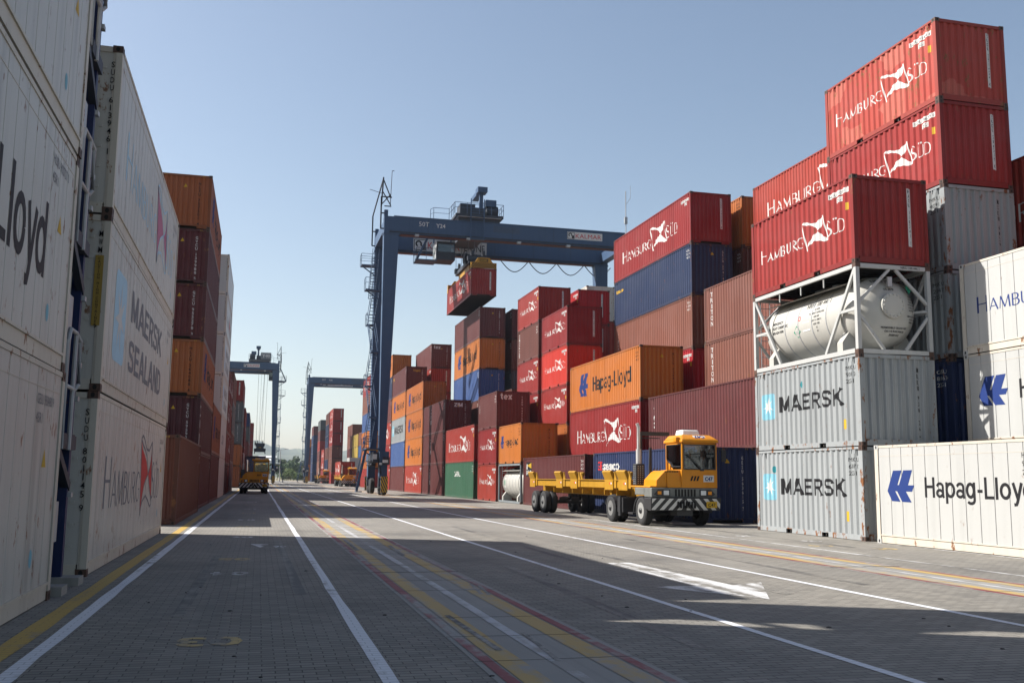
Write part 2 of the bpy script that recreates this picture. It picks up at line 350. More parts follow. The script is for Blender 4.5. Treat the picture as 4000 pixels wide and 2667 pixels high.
FLAGW = [[(0, .95), (.08, 1.0), (.2, .97), (.42, .84), (.62, .83), (.8, .93), (.86, .96), (.84, .82), (.80, .70), (.73, .60), (.63, .52), (.57, .63), (.46, .75), (.3, .83), (.14, .88)],
         [(.17, 0), (.2, .10), (.3, .18), (.5, .24), (.72, .17), (.9, .08), (1, .11), (.95, .2), (.86, .27), (.75, .38), (.63, .52), (.5, .46), (.36, .38), (.25, .22)]]
FLAGO = [(0, .95), (.05, .7), (.10, .4), (.17, 0)], [(.86, .96), (.9, .66), (.96, .36), (1, .11)]
def sans(ch, w=.15):
    L = [.0005*k for k in range(6)]; h = w/2; X = .76
    def o(cx=.31, rx=.24, z0=0, z1=X): return stroke(arc(cx, (z0+z1)/2, rx, (z1-z0)/2-h, 0, 360, 18), w, L[1])
    st = lambda x, a, b, k=0: stroke([(x, a), (x, b)], w, L[k]); br = lambda z, a, b, k=2: stroke([(a, z), (b, z)], w*.92, L[k])
    if ch == 'H': return merge(st(h, 0, 1), st(.68-h, 0, 1, 1), br(.53, h, .68-h)), .68
    if ch == 'a': return merge(stroke([(.06, .56)]+arc(.27, .54, .19, .15, 160, 0, 8)+[(.46, .3), (.47, .1), (.5, 0)], w*.92, L[0]), stroke(arc(.25, .22, .19, .155, 20, 340, 12), w*.9, L[1])), .55
    if ch == 'p': return merge(st(h, -.27, X), o()), .59
    if ch == 'd': return merge(st(.55-h+.01, 0, 1), o(.25)), .56
    if ch == 'g': return merge(stroke([(.49, X), (.49, -.08)]+arc(.28, -.09, .2, .13, 0, -160, 8), w*.95, L[0]), o(.26, .21)), .57
    if ch == '-': return br(.36, .03, .33), .36
    if ch == 'L': return merge(st(h, 0, 1), br(h, w*.5, .54)), .55
    if ch == 'l': return st(h, 0, 1), .16
    if ch == 'o': return o(), .62
    if ch == 'y': return merge(stroke([(.04, X), (.27, .04)], w, L[0]), stroke([(.5, X), (.25, -.06), (.19, -.19), (.06, -.2)], w, L[1])), .53
    if ch == 'M': return merge(st(h, 0, 1), stroke([(h, .98), (.41, .1)], w, L[1]), stroke([(.41, .1), (.82-h, .98)], w, L[2]), st(.82-h, 0, 1, 3)), .84
    if ch == 'A': return merge(stroke([(.05, 0), (.36, 1)], w, L[0]), stroke([(.36, 1), (.69, 0)], w, L[1]), br(.3, .16, .58)), .72
    if ch == 'E': return merge(st(h, 0, 1), br(1-h, .1, .6), br(.51, .1, .56, 1), br(h, .1, .6, 3)), .62
    if ch == 'R': return merge(st(h, 0, 1), stroke([(h, 1-h), (.4, 1-h), (.54, .87), (.55, .64), (.44, .48), (h, .47)], w*.92, L[1]), stroke([(.34, .47), (.58, 0)], w, L[2])), .64
    if ch == 'S': return stroke([(.58, .72), (.54, .88), (.42, 1-h), (.2, 1-h), (.09, .86), (.08, .66), (.18, .55), (.46, .47), (.56, .36), (.55, .16), (.44, h), (.18, h), (.08, .14), (.05, .28)], w*.95), .65
    if ch == 'K': return merge(st(h, 0, 1), stroke([(.14, .42), (.6, 1)], w, L[1]), stroke([(.27, .56), (.66, 0)], w, L[2])), .68
    if ch == 'N': return merge(st(h, 0, 1), stroke([(h, .98), (.66-h, .02)], w, L[1]), st(.66-h, 0, 1, 2)), .67
    if ch == 'D': return merge(st(h, 0, 1), stroke([(h, 1-h), (.36, 1-h), (.56, .8), (.59, .5), (.56, .2), (.36, h), (h, h)], w*.95, L[1])), .68
    if ch == 'Z': return merge(br(1-h, .02, .58), br(h, .02, .58, 1), stroke([(.54, .9), (.06, .1)], w, L[0])), .6
    if ch == 'I': return st(h, 0, 1), .16
    if ch == 't': return merge(stroke([(.2, 1), (.2, .18), (.27, h), (.42, h)], w, L[0]), br(.72, .02, .42)), .46
    if ch == 'e': return merge(stroke([(.06, .40), (.52, .40)]+arc(.29, .38, .225, .305, 15, 320, 14), w*.95, L[0])), .58
    if ch == 'x': return merge(stroke([(.06, 0), (.5, X)], w, L[0]), stroke([(.06, X), (.5, 0)], w, L[1])), .56
def sansword(word, s0, z0, cap, wid, w=.15):
    gs, x = [], 0
    for ch in word: g, wd = sans(ch, w); gs.append(([(x+a, b, c) for a, b, c in g[0]], g[1])); x += wd+.085
    v, f = merge(*gs); k = wid/(x-.085); return [(s0+a*k, z0+b*cap, c) for a, b, c in v], f
def sansdown(word, s0, ztop, cap, w=.17):
    gs, z = [], ztop
    for ch in word:
        g, wd = sans(ch, w); z -= cap*(1.0 if ch in 'tdlZIM' else .8); gs.append(([(s0+a*cap, z+b*cap, c) for a, b, c in g[0]], g[1])); z -= cap*.22
    return merge(*gs)
def sued_logo(s0, wid, z0, cap, only=None):
    """widths measured on the photographed boxes: name, waving flag, second word"""
    k = wid/4.88
    name = engraved_word('HAMBURG', s0, z0, cap*.72, 2.72*k, 1.38)
    fx, fw, fz, fh = s0+2.64*k, 1.38*k, z0-cap*.36, cap*1.98
    fl = merge(*[polyg(p, fx, fz, fw, fh) for p in FLAGW], stroke([(fx+a*fw, fz+b*fh) for a, b in FLAGO[0]], .035*fw, .0007), stroke([(fx+a*fw, fz+b*fh) for a, b in FLAGO[1]], .03*fw, .0007))
    two = engraved_word('SÜD', s0+3.95*k, z0, cap*.84, .95*k, 1.2)
    red = merge(polyg([(0.02, .93), (.14, .82), (.3, .76), (.46, .68), (.56, .58), (.61, .52), (.5, .46), (.36, .38), (.25, .22), (.18, .05), (.11, .4)], fx, fz, fw, fh, -.0012),
                polyg([(.65, .52), (.75, .4), (.86, .29), (.95, .21), (.985, .16), (.94, .36), (.88, .66), (.85, .9), (.82, .75), (.73, .6)], fx, fz, fw, fh, -.0012))
    out = merge(*[stroke([(fx+a*fw, fz+b*fh) for a, b in p+p[:1]], .022*fw, .0007) for p in FLAGW+list(FLAGO)])
    return name, fl, two, red, out
HLM = [(193, 757), (268, 755), (227, 884), (240, 884), (282, 755), (358, 753), (318, 885), (370, 885), (350, 940), (298, 940), (343, 1033), (263, 1031), (222, 939), (205, 938), (248, 1030), (175, 1027), (137, 938)]
HLM = [((a-137)/233, (1033-b)/280) for a, b in HLM]
STAR = []
for i in range(7):
    STAR.append((.5+.42*math.sin(R(i*360/7+6)), .5+.42*math.cos(R(i*360/7+6)))); STAR.append((.5+.12*math.sin(R((i+.5)*360/7+6)), .5+.12*math.cos(R((i+.5)*360/7+6))))
def roundsq(r=.14):
    p = []
    for cx, cz, a in ((1-r, 1-r, 0), (r, 1-r, 90), (r, r, 180), (1-r, r, 270)): p += arc(cx, cz, r, r, a, a+90, 4)
    return p
def stacked(text, s0, ztop, ch, wd=None, bold=.01, lift=0.0):
    gs = []
    z = ztop
    for c in text:
        if c != ' ':
            g = font(c, bold); ww = wd or ch*.62; gw = width(g)*ch; kw = min(ww, gw)
            gs.append(fit(g, s0+(ww-kw)/2, z-ch, ch, kw, lift))
            z -= ch*1.28
        else: z -= ch*.75
    return merge(*gs), z
def triangle(s0, z0, h, lift=0.0): return polyg([(-.55, 0), (.55, 0), (0, 1)], s0, z0, h, h, lift)

# ------------------------------------------------------------------ containers
W, H20, HC = 2.438, 2.591, 2.896
def prof_breaks(L, kind):
    a = .17 if kind == 'side' else .13
    span = L-2*a; n = round(span/(.279 if kind == 'side' else .245)); p = span/n; dep = .044 if kind == 'side' else .052
    bs = [(a, 0)]
    for i in range(n):
        for t, d in ((.15, 0), (.35, dep), (.65, dep), (.85, 0)): bs.append((a+(i+t)*p, d))
    bs.append((L-a, 0)); return bs
def reefer_breaks(L):
    bs = [(.17, 0)]; n = round((L-.34)/.46); p = (L-.34)/n
    for i in range(1, n): s = .17+i*p; bs += [(s-.012, 0), (s-.006, .014), (s+.006, .014), (s+.012, 0)]
    bs.append((L-.17, 0)); return bs
def depth_at(bs, s):
    if s <= bs[0][0]: return 0
    for (a, d), (b, e) in zip(bs, bs[1:]):
        if s <= b: return d+(e-d)*(s-a)/max(1e-9, b-a)
    return 0
_cm = {}
def cmesh(part, L, H, col, kind):
    k = (part, L, H, col, kind)
    if k in _cm: return _cm[k]
    b = MB(); hx, hy = W/2, L/2
    ro = kind == 'reefer'
    if part == 'frame':
        for sx in (-1, 1):
            for sy in (-1, 1):
                b.box(sx*hx, sx*(hx-.10), sy*hy, sy*(hy-.15), .118, H-.118)
                b.box(sx*(hx-.10), sx*(hx-.135), sy*(hy-.012), sy*(hy-.06), .118, H-.118)
                for z0, z1 in ((0, .118), (H-.118, H)):
                    b.box(sx*(hx+.005), sx*(hx-.157), sy*(hy+.005), sy*(hy-.173), z0, z1, 1)
                    zc = (z0+z1)/2
                    hole = [(u*.032, v*.042) for u, v in arc(0, 0, 1, 1, 0, 330, 11)]
                    b.poly([(sx*(hx-.078)+u, sy*(hy+.0065), zc+v) for u, v in hole], 2)
                    b.poly([(sx*(hx+.0065), sy*(hy-.085)+u, zc+v) for u, v in hole], 2)
            b.box(sx*(hx-.005), sx*(hx-.065), -hy+.173, hy-.173, H-.075, H-.012)
            if L < 7 and not ro:
                ys = [-hy+.173, -1.2, -.85, .85, 1.2, hy-.173]
                for j in (0, 2, 4): b.box(sx*(hx-.004), sx*(hx-.05), ys[j], ys[j+1], .014, .16)
                for j in (1, 3):
                    b.box(sx*(hx-.004), sx*(hx-.05), ys[j], ys[j+1], .135, .16); b.box(sx*(hx-.30), sx*(hx-.31), ys[j], ys[j+1], .014, .16, 2)
            else: b.box(sx*(hx-(.004 if not ro else .016)), sx*(hx-.05), -hy+.173, hy-.173, .014, .16 if not ro else .2)
            if ro: b.box(sx*(hx+.004), sx*(hx-.03), -hy+.173, hy-.173, .2, .235); b.box(sx*(hx-.012), sx*(hx-.03), -hy+.173, hy-.173, H-.30, H-.29)
            if not ro:
                for j in ((-hy+.35), (-hy+.55), (hy-.35), (hy-.55)): b.box(sx*(hx+.004), sx*(hx-.02), j-.02, j+.02, H-.2, H-.085)
        for sy in (-1, 1):
            b.box(-hx+.157, hx-.157, sy*(hy-.004), sy*(hy-.07), H-.118, H-.02)
            if L > 7 and sy < 0 and not ro:
                b.box(-hx+.157, -.62, sy*(hy-.006), sy*(hy-.07), .02, .19); b.box(.62, hx-.157, sy*(hy-.006), sy*(hy-.07), .02, .19); b.box(-.62, .62, sy*(hy-.006), sy*(hy-.07), .125, .19)
            else: b.box(-hx+.157, hx-.157, sy*(hy-.006), sy*(hy-.07), .02, .19)
        mats = [M['greyframe'] if col in ('grey', 'oldgrey') else M['whiteframe'] if col == 'oldwhite' else M[col+'frame'], M[col] if col in ('white',) else M['castings'], M['hole']]
    elif part in ('side', 'end'):
        bs = (reefer_breaks(L) if part == 'side' else [(.13, 0), (W-.13, 0)]) if ro else prof_breaks(L if part == 'side' else W, part)
        z0, z1 = (.2 if ro else .16, H-.075) if part == 'side' else (.19, H-.118)
        for (s0, d0), (s1, d1) in zip(bs, bs[1:]):
            if part == 'side': q = [(hx-.016-d0, s0-hy, z0), (hx-.016-d1, s1-hy, z0), (hx-.016-d1, s1-hy, z1), (hx-.016-d0, s0-hy, z1)]
            else: q = [(s0-hx, hy-.022-d0, z0), (s1-hx, hy-.022-d1, z0), (s1-hx, hy-.022-d1, z1), (s0-hx, hy-.022-d0, z1)]
            b.poly(q)
        if ro and part == 'end':
            for xx in (-.62, -.02, .02, .62): b.box(xx-.012, xx+.012, hy-.024, hy-.006, z0+.05, z1-.05)
            for xx in (-.95, -.3, .3, .95):
                for k in range(7): b.box(xx-.03, xx+.03, hy-.024, hy-.008, .45+k*.34, .49+k*.34)
        mats = [M[col]]
    elif part == 'roof':
        b.box(-hx+.065, hx-.065, -hy+.07, hy-.07, H-.05, H-.03); mats = [M[col]]
    elif part == 'floor':
        b.box(-hx+.05, hx-.05, -hy+.07, hy-.07, .13, .16)
        n = int(L/.33)
        for i in range(1, n): b.box(-hx+.05, hx-.05, -hy+i*L/n-.02, -hy+i*L/n+.02, .03, .13)
        mats = [M['under']]
    me = b.mesh(part, mats); _cm[k] = me; return me
M['whiteframe'] = paint('grimy white frame', (.50, .455, .385), rust=.6, fade=.3, dirt=.35)
M['greyframe'] = paint('rusting grey frame', PC['grey'], rust=1.15, fade=.3)
M['castings'] = paint('worn castings', (.085, .05, .038), rust=.6)
def facemap(L, H, kind, face, col_kind):
    """maps a decal's (s, z, lift) on a wall to the container's own space, following the corrugation"""
    hx, hy = W/2, L/2; ro = col_kind == 'reefer'
    if kind == 'end':
        bs = [(.13, 0), (W-.13, 0)] if ro else prof_breaks(W, 'end')
        return bs, lambda s, z, l, d: (s-hx, -(hy-.022-d)-.003-l, z)
    bs = reefer_breaks(L) if ro else prof_breaks(L, 'side')
    if face < 0: return bs, lambda s, z, l, d: (-(hx-.016-d)-.003-l, hy-s, z)
    return bs, lambda s, z, l, d: (hx-.016-d+.003+l, s-hy, z)
_dm = {}
def decal(root, name, key, g, mat, L, H, kind, face, ck):
    k = (key, L, H, kind, face, ck, mat.name)
    if k not in _dm:
        bs, fn = facemap(L, H, kind, face, ck)
        v, f = g; bm = bmesh.new(); lv = bm.verts.layers.float.new('lift')
        vs = []
        for a, z, l in v: x = bm.verts.new((a, z, 0)); x[lv] = l; vs.append(x)
        for q in f:
            try: bm.faces.new([vs[i] for i in q])
            except ValueError: pass
        s0, s1 = min(p[0] for p in v), max(p[0] for p in v)
        if ck != 'reefer':
            for s, _ in bs:
                if s0 < s < s1: bmesh.ops.bisect_plane(bm, geom=bm.verts[:]+bm.edges[:]+bm.faces[:], plane_co=(s, 0, 0), plane_no=(1, 0, 0), dist=1e-5)
        for x in bm.verts: x.co = fn(x.co.x, x.co.y, x[lv], depth_at(bs, x.co.x) if ck != 'reefer' else 0)
        me = bpy.data.meshes.new(name); bm.to_mesh(me); bm.free(); me.materials.append(mat); _dm[k] = me
    return place(_dm[k], name, root)
def logos(root, spec, L, H, face, ck):
    long_ = L > 7; hs = dict(L=L, H=H, kind='side', face=face, ck=ck)
    def put(name, key, g, mat): decal(root, name, key, g, M[mat], **hs)
    t = spec.split(':'); kind = t[0]
    if kind == 'sued':
        ink_ = t[1] if len(t) > 1 else 'i_white'
        a = (1.55, 9.05, .93, .78) if long_ else (.62, 4.88, 1.1, .46)
        if ck == 'reefer' and long_: a = (1.35, 9.6, 1.0, .9)
        vk = rng.randint(0, 2) if not ck == 'reefer' else 0; a = (a[0]+(0, .05, -.06)[vk], a[1]*(1, .965, 1.015)[vk], a[2]+(0, .07, -.05)[vk], a[3]*(1, .96, 1.03)[vk])
        name, fl, two, red, out = sued_logo(*a)
        put('lettering', 'sued1%d' % vk, merge(name, two), ink_); put('flag_emblem', 'sued2%d' % vk, fl if ink_ == 'i_white' else out, ink_)
        if ink_ != 'i_white': put('flag_emblem', 'sued3', red, 'i_red' if len(t) < 3 else t[2])
    elif kind == 'lloyd':
        if long_ and ck == 'reefer': e, tx = (3.2, 1.5, .75, 1.2), (5.15, .95, .9, 5.45)
        elif long_: e, tx = (1.8, 1.75, .86, 1.4), (4.4, 1.05, .86, 6.35)
        elif ck == 'reefer': e, tx = (.5, 1.12, 1.1, .82), (2.03, 1.24, .5, 3.65)
        else: e, tx = (.45, .95, 1.05, .85), (1.75, 1.2, .5, 3.5)
        put('emblem', 'll1', polyg(HLM, e[0], e[2], e[1], e[3]), 'i_blue')
        put('lettering', 'll2', sansword('Hapag-Lloyd', tx[0], tx[1], tx[2], tx[3]), 'i_black')
    elif kind == 'star':
        a = (.42, .8, 1.0, .84) if not long_ else (.8, 1.5, .9, 1.3)
        put('emblem', 'st1', polyg(roundsq(), a[0], a[2], a[1], a[3]), 'i_sky'); put('star', 'st2', polyg(STAR, a[0], a[2], a[1], a[3], .003), 'i_white')
        put('lettering', 'st3', sansword('MAERSK', 1.55 if not long_ else 2.9, 1.19 if not long_ else 1.05, .5 if not long_ else .95, 3.58 if not long_ else 7.5, .19), 'i_black')
        if not long_:
            s = 1.12 if len(t) < 2 else 2.91
            put('sticker', 'stk'+spec, polyg(arc(s, 1.98, .09, .11, 0, 330, 11)), 'i_teal'); put('sticker', 'sty', rect(5.12, 5.3, .5, .78), 'i_yellow')
    elif kind == 'starland':
        put('emblem', 'sl1', polyg(roundsq(), 1.1, .65, 1.45, 1.6), 'i_paleblue'); put('star', 'sl2', polyg(STAR, 1.1, .65, 1.45, 1.6, .003), 'i_white')
        put('lettering', 'sl3', merge(sansword('MAERSK', 3.3, 1.62, .62, 6.0, .19), sansword('SEALAND', 3.3, .66, .62, 6.3, .19)), 'i_grey')
    elif kind == 'text':        # text:WORDS:ink:s:z:cap:width
        put('lettering', spec, fit(font(t[1], .03), float(t[3]), float(t[4]), float(t[5]), float(t[6])), t[2])
    elif kind == 'column':      # column:WORD:ink:s:ztop:char
        put('lettering', spec, sansdown(t[1], float(t[3]), float(t[4]), float(t[5])*(1.0 if t[1] == 'tex' else 1.0)) if t[1] in ('tex', 'ZIM') else stacked(t[1], float(t[3]), float(t[4]), float(t[5]), None, .03)[0], t[2])
    elif kind == 'endtext':     # endtext:WORD:ink:s:z:cap
        g = sansword(t[1], float(t[3]), float(t[4]), float(t[5]), float(t[6]), .22) if t[1] in ('tex', 'ZIM') else fit(font(t[1], .03), float(t[3]), float(t[4]), float(t[5]), float(t[6]))
        decal(root, 'lettering', spec, g, M[t[2]], L, H, 'end', face, ck)
    elif kind == 'beam':
        put('sign', 'bm1', rect(.55, 1.9, 1.75, 2.62), 'i_black')
        put('emblem', 'bm2', polyg([(.95, 2.38), (1.85, 2.22), (1.85, 2.58), (.95, 2.44)], lift=.003), 'i_yellow')
        put('lettering', 'bm3', merge(fit(font('BEACON', .02), .66, 1.84, .3, 1.14, .003), polyg([(.72, 2.18), (.86, 2.18), (.83, 2.5), (.75, 2.5)], lift=.003)), 'i_white')
def ids(root, L, H, face, ck, style, code):
    """registration codes: side plate near the right end, vertical code on the end wall, caution marks"""
    pre, num = code.split(' ', 1); hs = dict(L=L, H=H, kind='side', face=face, ck=ck); es = dict(L=L, H=H, kind='end', face=face, ck=ck)
    s1 = L-.28; z = H-.42
    if style == 'plate':
        decal(root, 'id_plate', ('pl', code), merge(rect(s1-1.0, s1, z-.02, z+.13), rect(s1-.62, s1-.32, z-.22, z-.07)), M['i_white'], **hs)
        decal(root, 'id_number', ('pn', code), merge(fit(font(code), s1-.97, z, .1, .94, .003), fit(font('22G1'), s1-.6, z-.2, .1, .26, .003)), M['i_black'], **hs)
        if rng.random() < .6: decal(root, 'sticker', 'yst', rect(s1-.13, s1-.03, z-.55, z-.33), M['i_yellow'], **hs)
        g, zb = stacked(code, W-.62, H-.32, .108, .09, .02, .003)
        decal(root, 'id_plate', ('vp', code), rect(W-.65, W-.5, zb-.02, H-.29), M['i_white'], **es); decal(root, 'id_number', ('vn', code), g, M['i_black'], **es)
    elif ck == 'reefer' and L > 7:
        ik = style; s2 = L-1.5
        decal(root, 'id_number', ('rn', code), merge(fit(font(code), s2, H-.5, .13, .95), fit(font('45R1'), s2, H-.72, .13)), M['i_grey'], **hs)
        decal(root, 'hazard_sticker', ('rt', 1), triangle(L-.9, 1.66, .22), M['i_yellow'], **hs); decal(root, 'sticker', ('rs', 1), polyg(arc(L-1.25, .6, .08, .11, 0, 330, 11)), M['i_sky'], **hs)
        decal(root, 'id_number', ('re', code), stacked(code, W-.165, H-.28, .105, .06, .004, .02)[0], M['i_black'], **es)
        if code.startswith('MWMU'):
            decal(root, 'caution_strip', 'cs', rect(W-.2, W-.07, 1.05, 2.2, .024), M['i_oldyellow'], **es); decal(root, 'lettering', 'cs2', stacked('CAUTION HIGH CONTAINER', W-.165, 2.17, .042, .06, .01, .028)[0], M['i_black'], **es)
    else:
        ik = style
        decal(root, 'id_number', ('sn', code, ik), merge(fit(font(pre), s1-.42, z, .12), fit(font(num[:6]), s1-.42, z-.19, .12), fit(font('22G1' if L < 7 else '45G1'), s1-.42, z-.38, .12)), M[ik], **hs)
        decal(root, 'id_number', ('en', code, ik), stacked(code, W-.6, H-.35, .135, .10, .02)[0], M[ik], **es)
        if L > 7 and ck != 'reefer':
            decal(root, 'hazard_sticker', 'tri', triangle(1.25, H-.62, .17), M['i_yellow'], **es)
            decal(root, 'hazard_stripes', 'hst', merge(*[rect(a, a+.05, H-.105, H-.045, .02) for a in (.2, .3, .4, .5, W-.55, W-.45, W-.35, W-.25)]), M['i_yellow'], **es)
HL = ('i_black', 'HLXU'); NAMES = dict(red='SUDU', brightred='HASU', fadered='SUDU', orange='HLXU', maroon='TGHU', deepmaroon='GVCU', rustorange='HLXU', darkbrown='CAXU', brown='TRLU', navy='GESU', blue='APLU', grey='MRKU', oldgrey='MSKU', white='HLBU', green='CLHU', darkgrey='CRXU')
WORDS = ['bottom box of', 'second box up in', 'third box up in', 'fourth box up in', 'fifth box up in', 'sixth box up in']
nplaced = 0
def container(x, y, z, L, H, face, col, logo='', ck='dry', label='', group=None, lod=0, code=None, style=None, name='shipping_container'):
    """x: street-side face, y: near end, z: base"""
    global nplaced
    nplaced += 1
    cx = x-face*W/2
    t = thing(name, label, 'container', (cx, y+L/2, z), 0, group)
    col2 = col
    place(cmesh('frame', L, H, col2, ck), 'frame', t)
    side = cmesh('side', L, H, col2, ck); end = cmesh('end', L, H, col2, ck)
    a = place(side, 'side_wall', t); a2 = place(side, 'side_wall', t); a2.rotation_euler = (0, 0, math.pi)
    e = place(end, 'end_wall', t); e2 = place(end, 'end_wall', t); e2.rotation_euler = (0, 0, math.pi)
    place(cmesh('roof', L, H, col2, ck), 'roof', t); place(cmesh('floor', L, H, col2, ck), 'floor', t)
    tv = rng.uniform(-.22, .10) if ck == 'dry' else rng.uniform(-.05, .05)
    for q in t.children: q['tint'] = tv
    for s in [q for q in logo.split('|') if q]: logos(t, s, L, H, face, ck)
    if lod < 2:
        if code is None: code = f"{NAMES.get(col, 'TEMU')} {rng.randint(100000, 999999)} {rng.randint(0, 9)}"
        ids(t, L, H, face, ck, style or ('plate' if col in ('red', 'darkred', 'brightred', 'fadered') else 'i_black' if col in ('orange', 'rustorange', 'grey', 'oldgrey', 'white', 'oldwhite', 'yellow') else 'i_white'), code)
    return t
DESC = dict(red='red', brightred='bright red', fadered='faded patched red', orange='orange', maroon='dark maroon', brown='reddish brown', navy='navy blue', blue='mid blue', grey='pale grey', oldgrey='rust stained grey',
            white='clean white', oldwhite='grimy white', darkred='shade-darkened red', darkbrown='shade-darkened brown', rustorange='shade-darkened dull orange', deepmaroon='shade-darkened maroon', green='green', darkgrey='dark grey', yellow='yellow', purple='purplish grey')
def stack(x, y, L, face, boxes, where, group, lod=0, H=None, z0=0.0):
    """boxes from the ground up: (colour, logo, extra dict)"""
    z = z0; n = len(boxes)
    for i, bx in enumerate(boxes):
        col, logo, ex = (list(bx)+['', {}])[:3] if isinstance(bx, tuple) else (bx, '', {})
        if isinstance(logo, dict): logo, ex = '', logo
        ex = dict(ex); h = ex.pop('H', H or (HC if L > 7 else H20)); ck = ex.pop('ck', 'dry')
        word = ('single box forming' if n == 1 else 'top box of' if i == n-1 and n > 1 else WORDS[i])
        lab = ex.pop('label', None) or f"{DESC.get(col, '')} {'refrigerated container' if ck == 'reefer' else 'container'}, {word} {where}"
        if col != 'SKIP': container(x+rng.uniform(-.012, .012), y+rng.uniform(-.02, .02), z, L, h, face, col, logo, ck, lab, group, ex.pop('lod', lod), **ex)
        z += h+.004
    return z

# ------------------------------------------------------------------ ground and markings
def sheet(name, pts, z, mat, cell=None):
    b = MB(); b.poly([(x, y, z) for x, y in pts]); return structure(b.build(name, mat, fix=False))
def lane(name, x0, x1, y0, y1, z, mat, jit=.012, step=2.5, seed=1):
    """a painted or cast strip along the yard with slightly uneven edges"""
    r = random.Random(seed); b = MB(); n = max(1, int((y1-y0)/step)) if y1-y0 < 220 else 90
    ys = [y0+(y1-y0)*(i/n)**(1 if y1-y0 < 220 else 2.2) for i in range(n+1)]
    e = [(x0+r.uniform(-jit, jit), x1+r.uniform(-jit, jit)) for _ in ys]
    for i in range(n): b.poly([(e[i][0], ys[i], z), (e[i][1], ys[i], z), (e[i+1][1], ys[i+1], z), (e[i+1][0], ys[i+1], z)])
    return structure(b.build(name, mat, fix=False))
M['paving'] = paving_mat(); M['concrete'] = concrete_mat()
M['soil'] = simple('dry verge', (.23, .20, .12), .95, 0, .3, .05)
far = 5200
sheet('ground', [(-far, 396), (far, 396), (far, far), (-far, far)], -.02, M['soil'])
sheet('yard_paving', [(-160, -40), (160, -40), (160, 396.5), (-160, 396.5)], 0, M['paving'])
wh = road_paint('white road paint', (.62, .63, .66), .35); wh2 = road_paint('worn white road paint', (.58, .58, .58), .8)
ye = road_paint('yellow road paint', (.42, .27, .05), .5); yw = road_paint('worn yellow road paint', (.44, .31, .11), .75)
cy = road_paint('yellow stripe on concrete', (.385, .262, .088), .66, 'concrete'); cr = road_paint('red stripe on concrete', (.205, .045, .05), .68, 'concrete'); cw = road_paint('white stripe on concrete', (.42, .42, .43), .8, 'concrete')
lane('road_marking', -2.25, -2.04, 2, 180, .004, ye, .012, 1.2, 1)
lane('road_marking', -1.92, -1.77, 2, 300, .004, wh, .014, 1.1, 2)
lane('road_marking', 1.0, 1.13, 2, 390, .004, wh, .012, 1.1, 3)
lane('road_marking', 5.15, 5.26, 2, 390, .004, wh, .01, 2, 4)
lane('road_marking', 8.41, 8.52, 2, 390, .004, wh, .01, 2, 5)
lane('road_marking', 12.98, 13.08, 2, 390, .004, wh2, .01, 2, 6)
lane('road_marking', 15.98, 16.06, 2, 24.6, .004, wh2, .01, 2, 7)
def runway(x, seed):
    """cast concrete wheel track for the yard cranes with its painted stripes and cross joints"""
    y0 = 2
    lane('concrete_runway', x, x+1.48, y0, 390, .004, M['concrete'], .006, 2, seed)
    for a, b, m in ((.06, .165, cr), (.19, .42, cy), (.65, .77, cw), (1.04, 1.28, cy), (1.31, 1.415, cr)):
        lane('runway_stripe', x+a, x+b, y0, 390, .008, m, .006, 2, seed+int(a*100))
    b = MB(); r = random.Random(seed)
    y = 5.95
    while y < 120:
        b.box(x, x+1.48, y, y+.02, .0085, .011); y += 10.98
    structure(b.build('runway_joints', M['hole']))
    b = MB()
    y = 3.2
    while y < 80:
        s = r.uniform(-.05, .05); b.bar((x, y, .0096), (x+1.48, y+s, .0096), .0045, .002); y += 1.37 if r.random() < .8 else 2.74
    structure(b.build('runway_cracks', M['under']))
runway(1.89, 11); runway(10.5, 12)
sk = road_paint('tyre rubber on concrete', (.05, .047, .044), .95, 'concrete', 6.0); sk2 = road_paint('tyre rubber on paving', (.06, .057, .053), .9)
for i, (x, y, a, l, w_) in enumerate(((3.02, 13.6, .12, 1.3, .05), (3.1, 13.5, .12, 1.2, .05), (2.2, 9.2, -.05, 2.4, .07), (2.9, 20.5, .08, 3.0, .09), (2.1, 22, .03, 4, .1), (2.6, 8.6, .1, 1.6, .05))):
    b = MB(); b.poly([(x, y, .0115), (x+w_, y, .0115), (x+w_+a, y+l, .0115), (x+a, y+l, .0115)]); structure(b.build('tyre_mark', sk, fix=False))
for i, (x, y, a, l, w_) in enumerate(((4.1, 9, .3, 9, .16), (7.3, 13, -.4, 10, .16), (9.2, 14, .5, 12, .17), (6.0, 19, .25, 14, .16), (-.9, 12, .1, 9, .15), (.55, 14, -.1, 12, .15), (14.2, 22, .2, 12, .2))):
    b = MB(); b.poly([(x, y, .003), (x+w_, y, .003), (x+w_+a, y+l, .003), (x+a, y+l, .003)]); structure(b.build('tyre_mark', sk2, fix=False))
def ground_text(text, x, y, h, wdt, mat, flip=True):
    v, f = fit(font(text, .03), 0, 0, h, wdt); b = MB(); wd = max(p[0] for p in v)
    for q in f: b.poly([((wd-v[i][0], h-v[i][1], .004) if flip else (v[i][0], v[i][1], .004)) for i in q])
    return structure(b.build('painted_number', mat, loc=(x, y, 0), fix=False))
for i, y in enumerate((9.95, 16.85, 19.75, 26.85, 32.5, 37.5, 44.5, 50, 57, 63, 70, 76)):
    ground_text('%02d' % (3+i), -.70+.004*i, y, .52, .62, yw if i % 2 == 0 or y < 10 else wh2)
for i, (x, y) in enumerate(((13.6, 26.6), (13.5, 22.4), (14.3, 24.2), (14.5, 21.2))): ground_text(('06', '04', '03', '05')[i], x, y, .45, .6, yw if i % 2 else wh2)
def arrow(pts, mat):
    b = MB()
    for q in pts: b.poly([(x, y, .004) for x, y in q])
    structure(b.build('road_arrow', mat, fix=False))
